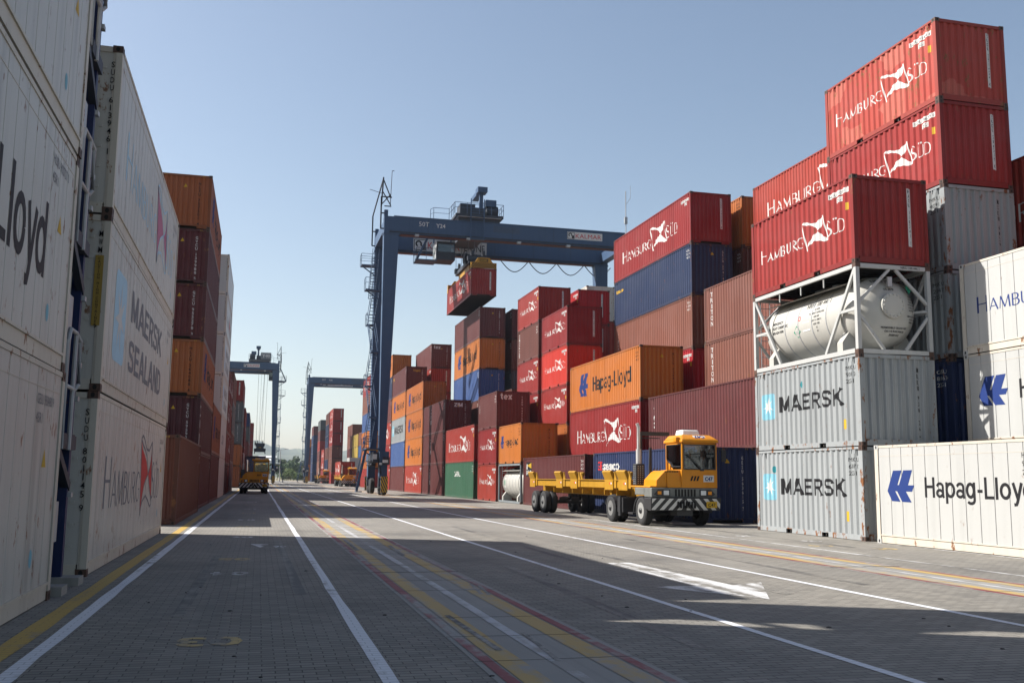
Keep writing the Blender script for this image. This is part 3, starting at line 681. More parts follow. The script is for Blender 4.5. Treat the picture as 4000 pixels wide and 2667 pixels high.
def big_arrow(x, y): arrow([[(x-.25, y+5.9), (x-.28, y+1.75), (x+.33, y+1.75), (x+.25, y+5.9)], [(x+1.0, y+2.1), (x+.33, y+1.75), (x-.28, y+1.75), (x-1.02, y+1.8), (x, y)]], wh2)
big_arrow(6.8, 12.48); big_arrow(6.9, 96)
arrow([[(-.12, 24.4), (.1, 23.2), (.32, 24.4)]], wh2); ground_text('06', .38, 23.2, .55, .3, wh2)
b = MB()
for _ in range(34):
    x, y = rng.uniform(-1.5, 9), 7+rng.random()**1.6*22; a = rng.uniform(.012, .035)
    b.lathe([(0.001, .012), (a*.7, .01), (a, .001)], (x, y, 0), 'z', 6)
o = b.build('grit', M['under']); o['kind'] = 'stuff'; o['label'] = 'small dark crumbs of grit scattered over the paving'

# ------------------------------------------------------------------ container stacks
RG = 'containers stacked along the right side of the yard'; LG = 'containers stacked along the left side of the yard'
r0, r1, r2, r3 = 16.15, 19.22, 22.35, 25.45
def st(*a, **k): stack(*a, **k)
# right, nearest bay of twenty-foot boxes
A0 = 'the nearest right tank stack'
st(r0, 24.25, 6.058, -1, [('grey', 'star', dict(code='MRKU 670712 0', label='pale grey container with blue star square, standing on the paving beside the white box')),
    ('grey', 'star:2', dict(code='MRKU 930126 7', label='streaky pale grey container with blue star square, directly under the white tank'))], A0, RG)
container(r0, 24.25, 7.79, 6.058, H20, -1, 'red', 'sued', 'dry', 'red container with white flag emblem, resting on the white tank frame', RG, 0, 'HASU 110741 1')
st(r1, 24.29, 6.058, -1, ['navy', 'navy', ('oldgrey', '', dict(code='MRKU 210475 3')), ('oldgrey', '', dict(code='MSKU 402911 6')), ('red', 'sued', dict(code='SUDU 786719 0')), ('fadered', 'sued', dict(code='SUDU 391424 6', label='faded red container with patches, topmost of the highest stack at upper right'))],
   'the tall stack behind the tank', RG)
st(r2, 18.05, 12.192, -1, ['maroon', 'red', ('red', 'sued'), ('red', 'sued')], 'the red stack at the right edge', RG)
# refrigerated boxes at the right edge
st(r0, 17.65, 6.058, -1, [('white', 'lloyd', dict(ck='reefer', code='HLBU 909971 1', label='clean white refrigerated container on the paving with blue arrow emblem'))], 'x', RG)
st(r1, 17.75, 6.058, -1, [('white', '', dict(ck='reefer')), ('white', 'lloyd', dict(ck='reefer')), ('white', 'sued:i_blue', dict(ck='reefer'))], 'the white stack at the right edge', RG)
# forty-foot bay behind the yellow terminal tractor
st(r0, 34.95, 12.192, -1, [('navy', 'text:GE:i_red:.54:2.06:.42:.74|text:seaco:i_white:1.34:2.06:.45:2.3', dict(label='navy blue container right behind the yellow tractor cab', code='GESU 563615 7'))], 'x', RG)
st(r1, 35.2, 12.192, -1, ['navy', ('maroon', 'column:tex:i_white:.55:2.4:.36')], 'the two high stack above the tractor cab', RG)
st(r2, 35.1, 12.192, -1, ['brown', 'brown', ('brown', 'column:TRITON:i_white:.75:2.6:.24'), ('brown', 'column:TRITON:i_white:.75:2.6:.24')], 'the brown stack left of the tank', RG)
st(r3, 35.3, 12.192, -1, ['maroon', 'orange', 'orange', 'brown', 'orange', ('red', 'sued')], 'the tallest stack behind the brown ones', RG)
st(r0, 48.45, 12.192, -1, [('maroon', 'beam', dict(label='dark maroon container with a black lighthouse sign, behind the yellow trailer'))], 'x', RG)
st(r1, 48.5, 12.192, -1, ['maroon', ('red', 'sued', {}), ('orange', 'lloyd', {})], 'the stack above the yellow trailer', RG)
st(r2, 48.75, 12.192, -1, ['brown', 'maroon', 'brightred', ('brown', 'column:tex:i_white:.55:2.4:.36'), ('navy', 'text:seaco:i_yellow:.35:2.1:.3:1.3'), ('red', 'sued', {})], 'the stack behind the big orange box', RG)
st(r3, 48.8, 12.192, -1, ['brown', 'maroon', 'brown', 'brown', 'brown', 'orange'], 'the orange topped stack in the gap', RG)
# twenty-foot bays in the middle distance
st(r0, 61.4, 6.058, -1, ['SKIP', ('orange', 'lloyd', dict(label='orange container with blue arrow emblem, resting on the grey tank frame'))], 'x', RG)
st(r1, 61.35, 6.058, -1, ['maroon', 'orange', ('red', 'sued'), ('brightred', 'sued'), ('red', 'sued')], 'the red stack left of the orange', RG)
st(r0, 68.2, 6.058, -1, [('red', 'sued'), ('red', 'sued'), ('maroon', 'column:tex:i_white:.4:1.9:.2|endtext:tex:i_white:.28:2.0:.42:.85')], 'the three high stack by the grey tank', RG)
st(r1, 68.3, 6.058, -1, ['maroon', 'red', 'red', ('red', 'sued'), ('brown', 'column:CRONOS:i_white:.45:2.3:.24'), ('red', 'sued')], 'the red stack holding one brown box', RG)
st(r2, 68.6, 6.058, -1, ['maroon', 'red', 'red', 'maroon', 'red', ('brightred', '')], 'the back stack right of the brown box', RG)
st(r3, 75.9, 12.192, -1, ['red', 'red', 'red', 'red', 'red', ('oldwhite', '', dict(ck='reefer'))], 'the back stack topped by white', RG)
st(28.5, 75.9, 12.192, -1, ['red', 'red', 'maroon', 'red', 'red', 'red'], 'the red stack just left of navy', RG)
st(r0, 75.75, 12.192, -1, [('green', 'text:CAPITAL:i_white:4.2:1.75:.42:2.6'), ('red', 'sued', dict(label='red container with large white flag emblem, resting on the green box'))], 'x', RG)
st(r1, 76.0, 12.192, -1, ['brown', 'brown', 'brown'], 'the brown stack behind the green box', RG)
st(r0, 88.6, 12.192, -1, [('maroon', 'column:ZIM:i_white:4.4:2.4:.42'), ('maroon', 'column:ZIM:i_white:4.4:2.4:.42|endtext:ZIM:i_white:.85:2.25:.36:.8'), ('maroon', 'column:ZIM:i_white:4.4:2.4:.42|endtext:ZIM:i_white:.85:2.25:.36:.8')], 'the maroon stack in crane shadow', RG)
st(r1, 88.4, 12.192, -1, ['maroon', 'navy', 'brown', ('blue', ''), ('orange', 'lloyd'), ('maroon', '')], 'the stack under the hanging box', RG)
st(r2, 88.7, 12.192, -1, ['brown', 'brown', 'navy', ('darkgrey', ''), 'brown', 'maroon'], 'the dark stack right of the hanging box', RG)
st(r0, 101.4, 12.192, -1, [('red', 'sued'), ('orange', 'lloyd'), ('orange', 'lloyd'), ('orange', 'lloyd')], 'the three orange boxes stack', RG)
st(r1, 115.2, 12.192, -1, ['brown', 'red', 'maroon', 'red', 'red', ('maroon', 'endtext:tex:i_white:.28:2.3:.4:.8')], 'the stack behind three orange boxes', RG)
st(r2, 101.6, 12.192, -1, ['brown', 'red', 'brown', 'orange', 'orange', 'orange'], 'the back stack behind crane shadow', RG)
st(r0, 114.2, 12.192, -1, ['maroon', 'blue', ('oldgrey', 'star', {}), ('orange', 'lloyd'), ('maroon', 'text:TOUAX:i_yellow:.6:2.1:.3:1.3|endtext:TOUAX:i_yellow:.8:2.3:.24:.9')], 'the stack with one pale box', RG, 0)
st(r0, 127.0, 12.192, -1, ['red', 'red', ('red', 'sued'), 'maroon', 'navy', ('orange', 'lloyd')], 'the stack touching the crane leg', RG, 0)
# far right stacks
st(r0, 152.5, 12.192, -1, ['red', ('orange', 'lloyd'), ('orange', 'lloyd'), ('blue', ''), ('brown', ''), ('red', 'sued')], 'the stack left of the crane leg', RG, 1)
st(r1, 166, 12.192, -1, ['brown', 'brown', 'maroon', 'brown', ('red', 'sued')], 'the far stack peeking beside the leg', RG, 2)
st(r0, 186, 6.058, -1, ['red', ('white', '', dict(ck='reefer'))], 'the far pair behind the trailer box', RG, 2)
st(r1, 190, 12.192, -1, ['blue', 'blue', 'blue', 'brown'], 'the far low blue stack', RG, 2, H=H20)
st(r1, 203, 6.058, -1, ['red', 'red', 'yellow', 'yellow'], 'the nearer far yellow stack', RG, 2)
st(r1, 209.3, 6.058, -1, ['red', 'yellow', 'yellow', 'yellow'], 'the farther far yellow stack', RG, 2)
st(r1, 216.5, 12.192, -1, ['maroon', 'brown', 'maroon', 'brown', 'brown'], 'the far brown stack behind yellow', RG, 2, H=H20)
st(r0, 233, 12.192, -1, ['red', 'brown', 'brown', ('red', 'sued'), ('red', 'sued'), ('red', 'sued')], 'the far tall red stack', RG, 1)
st(r0, 247, 12.192, -1, ['brown', 'navy', 'brown', 'navy', 'navy', 'brown'], 'the far stack behind tall red', RG, 2)
st(r0, 262, 12.192, -1, [('red', 'sued'), ('red', 'sued'), ('red', 'sued')], 'the far low red stack', RG, 2)
st(r0, 282, 12.192, -1, ['brown', 'brown', 'maroon', 'red', 'maroon', 'darkgrey'], 'the far stack with a dark grey top', RG, 2)
st(r0, 318, 12.192, -1, ['navy', 'navy', 'navy', 'navy', 'navy', 'maroon'], 'the far navy stack', RG, 2)
st(r0, 350, 12.192, -1, ['orange', 'orange', 'maroon', 'maroon', 'orange'], 'the far orange topped stack', RG, 2)
st(r0, 366, 12.192, -1, ['red', 'red', 'red'], 'the farthest low red stack', RG, 2)
# left side
LX = -2.53
st(LX, 1.79, 12.192, 1, [('oldwhite', '', dict(ck='reefer', code='GESU 950480 9')), ('oldwhite', 'lloyd', dict(ck='reefer', code='HLBU 902727 0')), ('oldwhite', '', dict(ck='reefer')), ('oldwhite', '', dict(ck='reefer'))], 'the nearest left stack', LG)
st(LX-.005, 16.87, 12.192, 1, [('oldwhite', 'sued:i_grey', dict(ck='reefer', code='SUDU 801145 9')), ('oldwhite', 'starland', dict(ck='reefer', code='MWMU 632407 9')), ('oldwhite', 'sued:i_paleblue:i_pink', dict(ck='reefer', code='SUDU 613946 1'))], 'the white stack beyond the stairs', LG)
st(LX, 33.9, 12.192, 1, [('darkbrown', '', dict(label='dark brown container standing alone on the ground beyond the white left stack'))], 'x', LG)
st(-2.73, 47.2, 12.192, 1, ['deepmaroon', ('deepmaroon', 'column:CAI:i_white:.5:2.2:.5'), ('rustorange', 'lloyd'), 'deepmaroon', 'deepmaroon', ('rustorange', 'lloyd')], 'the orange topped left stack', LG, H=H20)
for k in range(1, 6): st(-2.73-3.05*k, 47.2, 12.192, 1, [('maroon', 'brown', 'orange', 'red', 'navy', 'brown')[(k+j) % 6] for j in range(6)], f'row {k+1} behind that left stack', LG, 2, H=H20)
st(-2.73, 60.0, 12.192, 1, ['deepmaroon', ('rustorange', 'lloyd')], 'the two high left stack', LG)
st(-2.75, 72.7, 12.192, 1, [('oldwhite', '', dict(ck='reefer')), ('oldwhite', 'text:CSAV:i_grey:3:1:.7:4', dict(ck='reefer')), ('white', 'starland', dict(ck='reefer')), ('white', 'starland', dict(ck='reefer')), ('white', 'sued:i_grey', dict(ck='reefer')), ('white', '', dict(ck='reefer'))], 'the six high white stack on the left', LG)
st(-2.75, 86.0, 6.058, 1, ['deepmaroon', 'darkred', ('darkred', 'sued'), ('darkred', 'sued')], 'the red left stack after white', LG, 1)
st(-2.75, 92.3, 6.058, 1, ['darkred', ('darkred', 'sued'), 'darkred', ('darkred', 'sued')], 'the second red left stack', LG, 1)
st(-2.75, 99.0, 12.192, 1, ['purple', 'maroon', 'darkgrey', 'brown'], 'the mixed four high left stack', LG, 1)
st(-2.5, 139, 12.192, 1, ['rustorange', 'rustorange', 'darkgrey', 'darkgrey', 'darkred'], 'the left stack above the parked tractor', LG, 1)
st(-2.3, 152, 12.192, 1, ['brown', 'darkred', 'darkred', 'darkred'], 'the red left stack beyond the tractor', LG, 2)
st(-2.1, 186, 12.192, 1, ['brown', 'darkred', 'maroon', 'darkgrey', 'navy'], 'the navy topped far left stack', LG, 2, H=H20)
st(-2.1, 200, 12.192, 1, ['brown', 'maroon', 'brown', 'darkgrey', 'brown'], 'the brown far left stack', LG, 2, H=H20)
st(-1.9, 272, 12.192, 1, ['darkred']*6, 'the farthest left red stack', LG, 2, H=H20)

# ------------------------------------------------------------------ tank containers
def tank_container(x, y, z, frame, label, detail):
    L, H = 6.058, H20; hx, hy = W/2, L/2
    t = thing('tank_container', label, 'tank container', (x+hx, y+hy, z), 0, 'tank containers')
    b = MB()
    for sx in (-1, 1):
        for sy in (-1, 1):
            b.box(sx*hx, sx*(hx-.12), sy*hy, sy*(hy-.13), .118, H-.118)
            for z0, z1 in ((0, .118), (H-.118, H)): b.box(sx*(hx+.005), sx*(hx-.157), sy*(hy+.005), sy*(hy-.17), z0, z1, 1)
        b.box(sx*hx, sx*(hx-.08), -hy+.17, hy-.17, H-.14, H-.02); b.box(sx*hx, sx*(hx-.08), -hy+.17, hy-.17, .02, .15)
        if detail:
            X = sx*(hx-.05)
            for e in (-1, 1):
                b.bar((X, e*(hy-.13), H-.18), (X, e*(hy-1.7), .15), .07, .09); b.bar((X, e*(hy-.13), 1.28), (X, e*(hy-.93), 1.28), .06, .08)
            for yy in (-1.3, 0, 1.3): b.bar((X, yy, H-.1), (X, yy, H-.42), .035)
    for sy in (-1, 1):
        b.box(-hx+.157, hx-.157, sy*hy, sy*(hy-.10), H-.13, H-.01); b.box(-hx+.157, hx-.157, sy*hy, sy*(hy-.10), .01, .13)
        if detail:
            Y = sy*(hy-.06)
            for sx in (-1, 1):
                b.bar((sx*.1, Y, H-.13), (sx*(hx-.12), Y, 1.5), .07, .08); b.bar((sx*(hx-.12), Y, 1.1), (sx*.35, Y, .13), .07, .08); b.bar((sx*(hx-.12), Y, 1.3), (sx*(hx-.5), Y*.8, 1.3), .05, .07)
    b.build('frame', [frame, M['castings']], t)
    r = 1.08; pr = [(0.001, -2.92), (.35, -2.9), (.66, -2.82), (.9, -2.66), (1.03, -2.45), (r, -2.2), (r, 2.2), (1.03, 2.45), (.9, 2.66), (.66, 2.82), (.35, 2.9), (0.001, 2.92)]
    b = MB(); b.lathe(pr, (0, 0, 1.3), 'y', 40)
    tk = b.build('tank', M['tankwhite'], t, smooth=True)
    for yy in (-2.0, 2.0):
        b = MB(); b.lathe([(r+.003, yy-.03), (r+.025, yy-.03), (r+.025, yy+.03), (r+.003, yy+.03)], (0, 0, 1.3), 'y', 40)
        for sx in (-1, 1): b.prism([(sx*1.14, .15), (sx*1.14, .42), (sx*.9, .75), (sx*.55, .40), (sx*.5, .15)], lambda a, c, d: (a, d, c), yy-.14, yy+.14)
        b.build('saddle', M['tankwhite'], t)
    b = MB()
    for sx in (-1, 1): b.poly([(sx*.18, -2.3, 2.33), (sx*.18, 2.3, 2.33), (sx*1.13, 2.3, 2.09), (sx*1.13, -2.3, 2.09)]); b.poly([(sx*.18, -2.3, 2.345), (sx*1.13, -2.3, 2.105), (sx*1.13, 2.3, 2.105), (sx*.18, 2.3, 2.345)])
    b.build('sun_shield', M['tankwhite'], t, fix=False)
    b = MB(); b.tube([(-.25, -.8, 2.36), (-.25, .6, 2.40)], .07, 8); b.tube([(.2, -.2, 2.3), (.2, -.2, 2.48)], .09, 10); b.lathe([(.16, 2.33), (.16, 2.42), (.001, 2.44)], (-.25, -.6, 0), 'z', 12)
    b.build('valve', M['steel'], t, smooth=True)
    b = MB()
    for yy in (-1.2, -.4, .4, 1.2): b.lathe([(r+.002, yy-.02), (r+.008, yy-.02), (r+.008, yy+.02), (r+.002, yy+.02)], (0, 0, 1.3), 'y', 40)
    b.build('cladding_band', M['steel'], tk)
    b = MB()
    for xx in (-.95, -.6): b.tube([(xx, hy-.03, .1), (xx, hy-.03, H-.1)], .018, 6)
    for k in range(8): b.tube([(-.95, hy-.03, .3+k*.28), (-.6, hy-.03, .3+k*.28)], .013, 6)
    b.build('ladder', M['steel'], t)
    if detail:
        b = MB(); b.lathe([(.001, -3.005), (.3, -3.005), (.37, -2.99), (.37, -2.93)], (0, 0, 1.42), 'y', 28)
        for k in range(16):
            a = 2*math.pi*k/16; b.lathe([(.001, -3.03), (.026, -3.03), (.03, -2.99)], (.315*math.cos(a), 0, 1.42+.315*math.sin(a)), 'y', 8)
        b.build('manhole_cover', M['tankwhite'], t, smooth=True)
        def endtext(txt, x0, z0, cap, ctr=True, mat='i_black'):
            v, f = fit(font(txt, .012), 0, 0, cap); wd = max(p[0] for p in v); q = MB()
            pts = []
            for a, c, l in v:
                X = a+x0-(wd/2 if ctr else 0); Z = z0+c; rr = math.hypot(X, Z-1.3); prf = sorted((p[0], p[1]) for p in pr[:6])
                yy = -2.92
                for (ra, ya), (rb, yb) in zip(prf, prf[1:]):
                    if ra <= rr <= rb: yy = ya+(yb-ya)*(rr-ra)/(rb-ra)
                pts.append((X, yy-.012, Z))
            for g in f: q.poly([pts[i] for i in g])
            q.build('lettering', M[mat], tk, fix=False)
        endtext('NRIU 100 446 1', 0, 2.12, .10); endtext('US 2078', -.05, 1.88, .07)
        for i, s_ in enumerate(('TARE', '7814 KG', '17230 LB', 'PAYLOAD', '22666 KG', '49970 LB', '', 'MAX GROSS', '67200 LB', '30480 KG')):
            if s_: endtext(s_, .72, 1.72-.085*i, .05)
        for i, s_ in enumerate(('PERMISSIBLE GROSS WT.', 'ON US RAILWAYS', '30000 KG')): endtext(s_, .1, .76-.1*i, .06)
        q = MB(); q.poly([(.46, -2.905, 1.98), (.60, -2.875, 1.80), (.74, -2.84, 1.98), (.60, -2.84, 2.16)]); q.build('hazard_placard', M['i_green'], tk, fix=False)
        endtext('1018', .6, 1.95, .075, True, 'i_white')
        q = MB(); q.box(-.12, .02, -2.93, -2.86, 1.98, 2.26); q.build('document_box', M['steel'], tk)
        q = MB(); v, f = fit(font('NRIU 100 446 1', .012), .25, H-.10, .07)
        for g in f: q.poly([(v[i][0], -hy-.003, v[i][1]) for i in g])
        q.build('lettering', M['i_black'], t, fix=False)
    def sidetext(txt, s0, ang, cap, mat='i_black', g=None, lift=.004):
        v, f = g or fit(font(txt, .012), 0, 0, cap); wd = max(p[0] for p in v); q = MB(); pts = []
        for a, c, l in v:
            th = R(ang)+c/r; rr = r+lift+l; pts.append((-rr*math.cos(th), 3.029-(s0+a-wd/2), 1.3+rr*math.sin(th)))
        for h in f: q.poly([pts[i] for i in h])
        q.build('lettering' if g is None else 'placard', M[mat], tk, fix=False)
    if detail:
        sidetext('NRIU 100 446 1', 3.7, 24, .15)
        for i, s_ in enumerate(('US 2078', 'TC IMPACT APPROVED', 'AAR 600', 'DOT 51 / IMO 5', 'ADR / RID', '1C', '97')): sidetext(s_, 3.7, 17-6*i, .06)
        for i, s_ in enumerate(('EMERGENCY', 'DAY NIGHT CHEMTREC', '1-800-424-9300')): sidetext(s_, 1.35, 10-8*i, .09)
        sidetext('', 2.55, -22, 0, 'i_green', polyg([(.2, 0), (.4, .2), (.2, .4), (0, .2)])); sidetext('1018', 2.55, -13.5, .09, 'i_white', None, .008)
        sidetext('', 3.1, -14, 0, 'i_white', rect(0, .42, 0, .3)); sidetext('', 2.72, 6, 0, 'i_red', stroke(arc(.07, .07, .065, .065, 0, 360, 12), .022))
    else:
        sidetext('', 1.3, -20, 0, 'i_grey', rect(0, .72, 0, .82)); sidetext('', 1.3, -14, 0, 'i_white', rect(0, .46, 0, .6), .008); sidetext('N', 1.3, -7, .36, 'i_green', None, .012)
    return t
tank_container(r0, 24.25, 5.19, M['white'], 'white tank in an open white frame under a red container, nearest right stack', True)
tank_container(r0, 61.4, 0, M['tankgrey'], 'white tank in a grey frame on the paving under an orange container', False)
tank_container(r0, 274, 0, M['tankgrey'], 'far tank in a dark frame on the paving right of the orange tractor', False)

# ------------------------------------------------------------------ access tower between the white stacks on the left
t = thing('access_tower', 'blue and grey service tower with white handrails between the two white left stacks', 'service tower', (-2.7, 15.5, 0))
b = MB()
for x, y in ((-.06, .2), (-2.4, .2)): b.box(x-.07, x+.07, y-.07, y+.07, .12, 15.5)
b.build('post', paint('tower blue', (.012, .022, .075), rust=.03), t)
b = MB(); b.box(-.52, -.2, -.25, -.15, .1, 15.3); b.box(-.30, -.24, -.55, .1, .1, 15.3); b.build('cable_duct', simple('grey sheet steel', (.16, .165, .175), .5), t)
b = MB(); b.box(-2.45, -.72, -1.51, -.6, .1, 6.75); b.box(-.95, -.72, -.6, 1.28, .1, 15.4); b.build('sun_block_panel', bpy.data.materials['grey sheet steel'], t)  # grey panel in the gap, widened and raised to block sunlight between the stacks
for y0_, y1_ in ((.0, .42), (-1.25, -.85)): b = MB(); b.box(-.35, .27, y0_, y1_, 0, .12); b.build('footing', M['concrete'], t)
for k in range(5):
    z = 2.15+2.9*k; b = MB()
    b.box(-2.5, .05, -.62 if k > 1 else -1.15, .25, z-.06, z)
    b.bar((.0, -.6 if k > 1 else -1.2, z-.12), (.0, .3, z-.12), .12, .2, 0); b.bar((.02, -1.1, z-.18), (-.02, .26, z-.75), .10, .13)
    b.bar((-2.4, -1.1, z-.18), (-2.4, .26, z-.75), .10, .13)
    b.build('platform', M['cranedark'], t)
    b = MB(); h = z+.02
    b.tube([(.06, -.85, h-.25), (.06, -.85, h+1.25), (.06, -.75, h+1.42), (.06, -.3, h+1.42), (.1, -.14, h+1.32), (.1, -.08, h+.7), (.06, -.14, h+.62), (.06, -.85, h+.62)], .032, 8)
    b.tube([(.06, -.28, h-.25), (.06, -.28, h+1.4)], .032, 8)
    b.build('handrail', simple('pale grey handrail', (.34, .34, .35), .45) if k == 0 else bpy.data.materials['pale grey handrail'], t, smooth=True)
    b = MB()
    for zz in (z-.9, z+.5, z+1.0): b.box(-.04, .06, .19, .32, zz, zz+.07)
    b.box(-.5, .0, -.7, -.35, z-1.5, z-.95); b.build('bracket', M['steel'], t)

# ------------------------------------------------------------------ rubber tyred gantry cranes
def stripes(mb, fn, u0, u1, v0, v1, n, slope, m):
    """diagonal bars clipped to a rectangle; fn(u,v)->xyz"""
    wd = (u1-u0+abs(slope))/n
    for i in range(n):
        a = u0-max(0, slope)+i*wd if slope > 0 else u0+i*wd
        pts = [(a, v0), (a+wd/2, v0), (a+wd/2+slope, v1), (a+slope, v1)]
        out = pts
        for lim, sg in ((u0, 1), (u1, -1)):
            res = []
            for p, q in zip(out, out[1:]+out[:1]):
                ip, iq = sg*(p[0]-lim) >= 0, sg*(q[0]-lim) >= 0
                if ip: res.append(p)
                if ip != iq:
                    k = (lim-p[0])/(q[0]-p[0]); res.append((lim, p[1]+(q[1]-p[1])*k))
            out = res
            if not out: break
        if len(out) > 2: mb.poly([fn(*p) for p in out], m)
def railing(mb, pts, h=1.1, r=.025, step=1.2):
    mb.tube([(x, y, z+h) for x, y, z in pts], r, 6); mb.tube([(x, y, z+h*.55) for x, y, z in pts], r*.8, 6)
    for (p, q) in zip(pts, pts[1:]):
        p, q = Vector(p), Vector(q); n = max(1, round((q-p).length/step))
        for i in range(n+1): a = p.lerp(q, i/n); mb.tube([a, a+Vector((0, 0, h))], r, 6)
def crane(X, Y, mir, label, number, tx, detail=True, reach=25.0):
    """X: street-side leg, Y: near girder face; mir=-1 puts the yard span on the other side. tx: trolley centre from the street leg"""
    t = thing('gantry_crane', label, 'gantry crane', (X, Y, 0), 0, 'rubber tyred gantry cranes')
    mx = lambda x: x*mir
    cr, dk = M['crane'], M['cranedark']; D = 7.6
    BX = lambda mb, x0, x1, *a, m=0: mb.box(mx(x0), mx(x1), *a, m)
    for lx, sgn in ((0, 1), (reach, -1)):
        for y in (0, D):
            b = MB(); o = lx
            # tapered box leg, wide at the top, leaning face towards the span
            top = (o-.0, o+1.42*sgn); bot = (o+.12*sgn, o+.72*sgn)
            x0, x1 = top; u0, u1 = bot
            b.hexa([(mx(u0), y+.05, 3.9), (mx(u1), y+.05, 3.9), (mx(u1), y+.95, 3.9), (mx(u0), y+.95, 3.9), (mx(x0), y, 24.3), (mx(x1), y, 24.3), (mx(x1), y+1.0, 24.3), (mx(x0), y+1.0, 24.3)])
            BX(b, x0-.06*sgn, x1+.06*sgn, y-.04, y+1.04, 24.3, 24.42)
            b.build('leg', cr, t)
        b = MB(); BX(b, lx+.0*sgn, lx+.85*sgn, -1.6, D+2.4, 3.1, 3.9); BX(b, lx-.1*sgn, lx+.2*sgn, -.9, D+.5, 3.35, 3.7)
        for y in (-.9, D+1.2): BX(b, lx+.05*sgn, lx+.75*sgn, y-.5, y+.7, 1.55, 3.1)
        b.build('sill_beam', cr, t)
        for y in (-.9, D+1.2):
            for dy in (-1.0, 1.05):
                b = MB(); b.lathe([(.30, -.24), (.62, -.24), (.74, -.17), (.76, 0), (.74, .17), (.62, .24), (.30, .24)], (mx(lx+.4*sgn), y+dy, .76), 'x', 22)
                wl = b.build('wheel', M['black'], t, smooth=True)
                b = MB(); b.lathe([(.30, -.20), (.30, .20)], (mx(lx+.4*sgn), y+dy, .76), 'x', 16); b.build('rim', dk, wl)
            b = MB(); BX(b, lx+.02*sgn, lx+.78*sgn, y-.28, y+.34, .75, 1.7); BX(b, lx+.15*sgn, lx+.65*sgn, y-1.3, y+1.35, .95, 1.35); b.build('bogie', dk, t)
            yg = y-1.92 if y < 0 else y+1.96
            b = MB(); BX(b, lx+.02*sgn, lx+.64*sgn, yg-.04, yg+.1, .28, 1.68); stripes(b, lambda u, v: (mx(lx+sgn*u), yg-.044, v), .02, .64, .28, 1.68, 6, -.62*1, 1)
            BX(b, lx+.02*sgn, lx+.64*sgn, yg+.1, yg+.55, 1.5, 1.68); b.build('wheel_guard', [dk, M['i_yellow']], t, fix=False)
    # girders
    for y in (0, D):
        b = MB(); BX(b, 0, reach, y+.0, y+1.0, 24.42, 26.05); BX(b, -.0, reach, y-.05, y+1.05, 24.42, 24.5); BX(b, .9, reach-.9, y-.06, y+1.06, 26.05, 26.13)
        gi = b.build('girder', cr, t)
        b = MB(); BX(b, 1.6, reach-1.6, y+.15, y+.85, 24.36, 24.419); b.build('girder_underside', simple('red primer', (.13, .045, .035), .7) if 'red primer' not in bpy.data.materials else bpy.data.materials['red primer'], gi)
        b = MB(); BX(b, 0, .35, y+.2, y+.8, 26.05, 26.7); b.build('stop_block', cr, gi)
        b = MB(); BX(b, .5, reach-.5, y-.11, y-.02, 24.52, 24.62)
        for k in range(int(reach/.9)): BX(b, .6+k*.9, .64+k*.9, y-.12, y, 24.5, 24.66)
        b.build('cable_tray', dk, gi)
        b = MB()
        for k in range(1, 6): BX(b, k*reach/6-.015, k*reach/6+.015, y-.006, y+.002, 24.5, 26.05)
        b.build('weld_seam', dk, gi)
    b = MB(); BX(b, 10.55, 13.2, -.004, .002, 25.2, 25.85); b.build('repainted_patch', simple('darker touch-up blue', (.035, .06, .105), .55) if 'darker touch-up blue' not in bpy.data.materials else bpy.data.materials['darker touch-up blue'], t)
    for xx in (0, reach-.8):
        b = MB(); BX(b, xx, xx+.8, 1.0, D, 24.7, 25.7); b.build('end_tie', cr, t)
    for k in range(5):
        b = MB(); x = 2.9+k*5.0; BX(b, x, x+.38, -.35, -.0, 24.22, 24.4); b.build('floodlight', M['steel'], t)
    def words(txt, x0, y, z0, cap, ink_, parent, bold=.02, wd=None):
        v, f = fit(font(txt, bold), 0, 0, cap, wd); q = MB(); w_ = max(p[0] for p in v); s = mx(x0) if mir > 0 else mx(x0)-w_
        for g in f: q.poly([(s+v[i][0], y-.012-v[i][2], z0+v[i][1]) for i in g])
        q.build('lettering', M[ink_], parent, fix=False)
    def sign(x0, x1, y, z0, z1, wordtxt, extra, parent):
        s0, s1 = sorted((mx(x0), mx(x1))); q = MB(); q.box(s0, s1, y-.03, y-.0, z0, z1); sg = q.build('sign', M['i_white'], parent)
        h = z1-z0; q = MB(); q.box(s0+.04*h, s0+h*1.0, y-.036, y-.03, z0+.06*h, z1-.06*h); q.box(s0+.1*h, s0+h*.94, y-.041, y-.036, z0+.12*h, z1-.12*h, 1)
        c = stroke(arc(.42, .58, .2, .2, 250, -20, 14)+[(.66, .4)], .13); d_ = polyg([(.62, .14), (.92, .14), (.92, .5), (.74, .52), (.66, .4)])
        for v, f in (c, d_):
            for g in f: q.poly([(s0+v[i][0]*h, y-.046-(0 if v is c[0] else .002), z0+v[i][1]*h) for i in g], 0)
        q.build('emblem', [M['i_black'], M['i_white']], sg, fix=False)
        v, f = fit(font(wordtxt, .0), s0+h*1.15, z0+.2*h, h*.6, (s1-s0-h*1.3)*(.56 if extra else 1)); q = MB()
        for g in f: q.poly([(v[i][0], y-.04, v[i][1]) for i in g])
        q.build('lettering', M['i_red'], sg, fix=False)
        if extra:
            v, f = fit(font(extra, .0), s0+h*1.15+(s1-s0-h*1.3)*.64, z0+.2*h, h*.6, (s1-s0-h*1.3)*.36); q = MB()
            for g in f: q.poly([(v[i][0], y-.04, v[i][1]) for i in g])
            q.build('lettering', M['i_black'], sg, fix=False)
    if mir > 0:
        words('50T', 3.3, 0, 25.28, .46, 'i_white', t, .0); words(number, 4.95, 0, 25.25, .4, 'i_white', t, .015)
    if detail and mir > 0: sign(18.05, 21.7, 0, 25.08, 25.83, 'KALMAR', '', t)
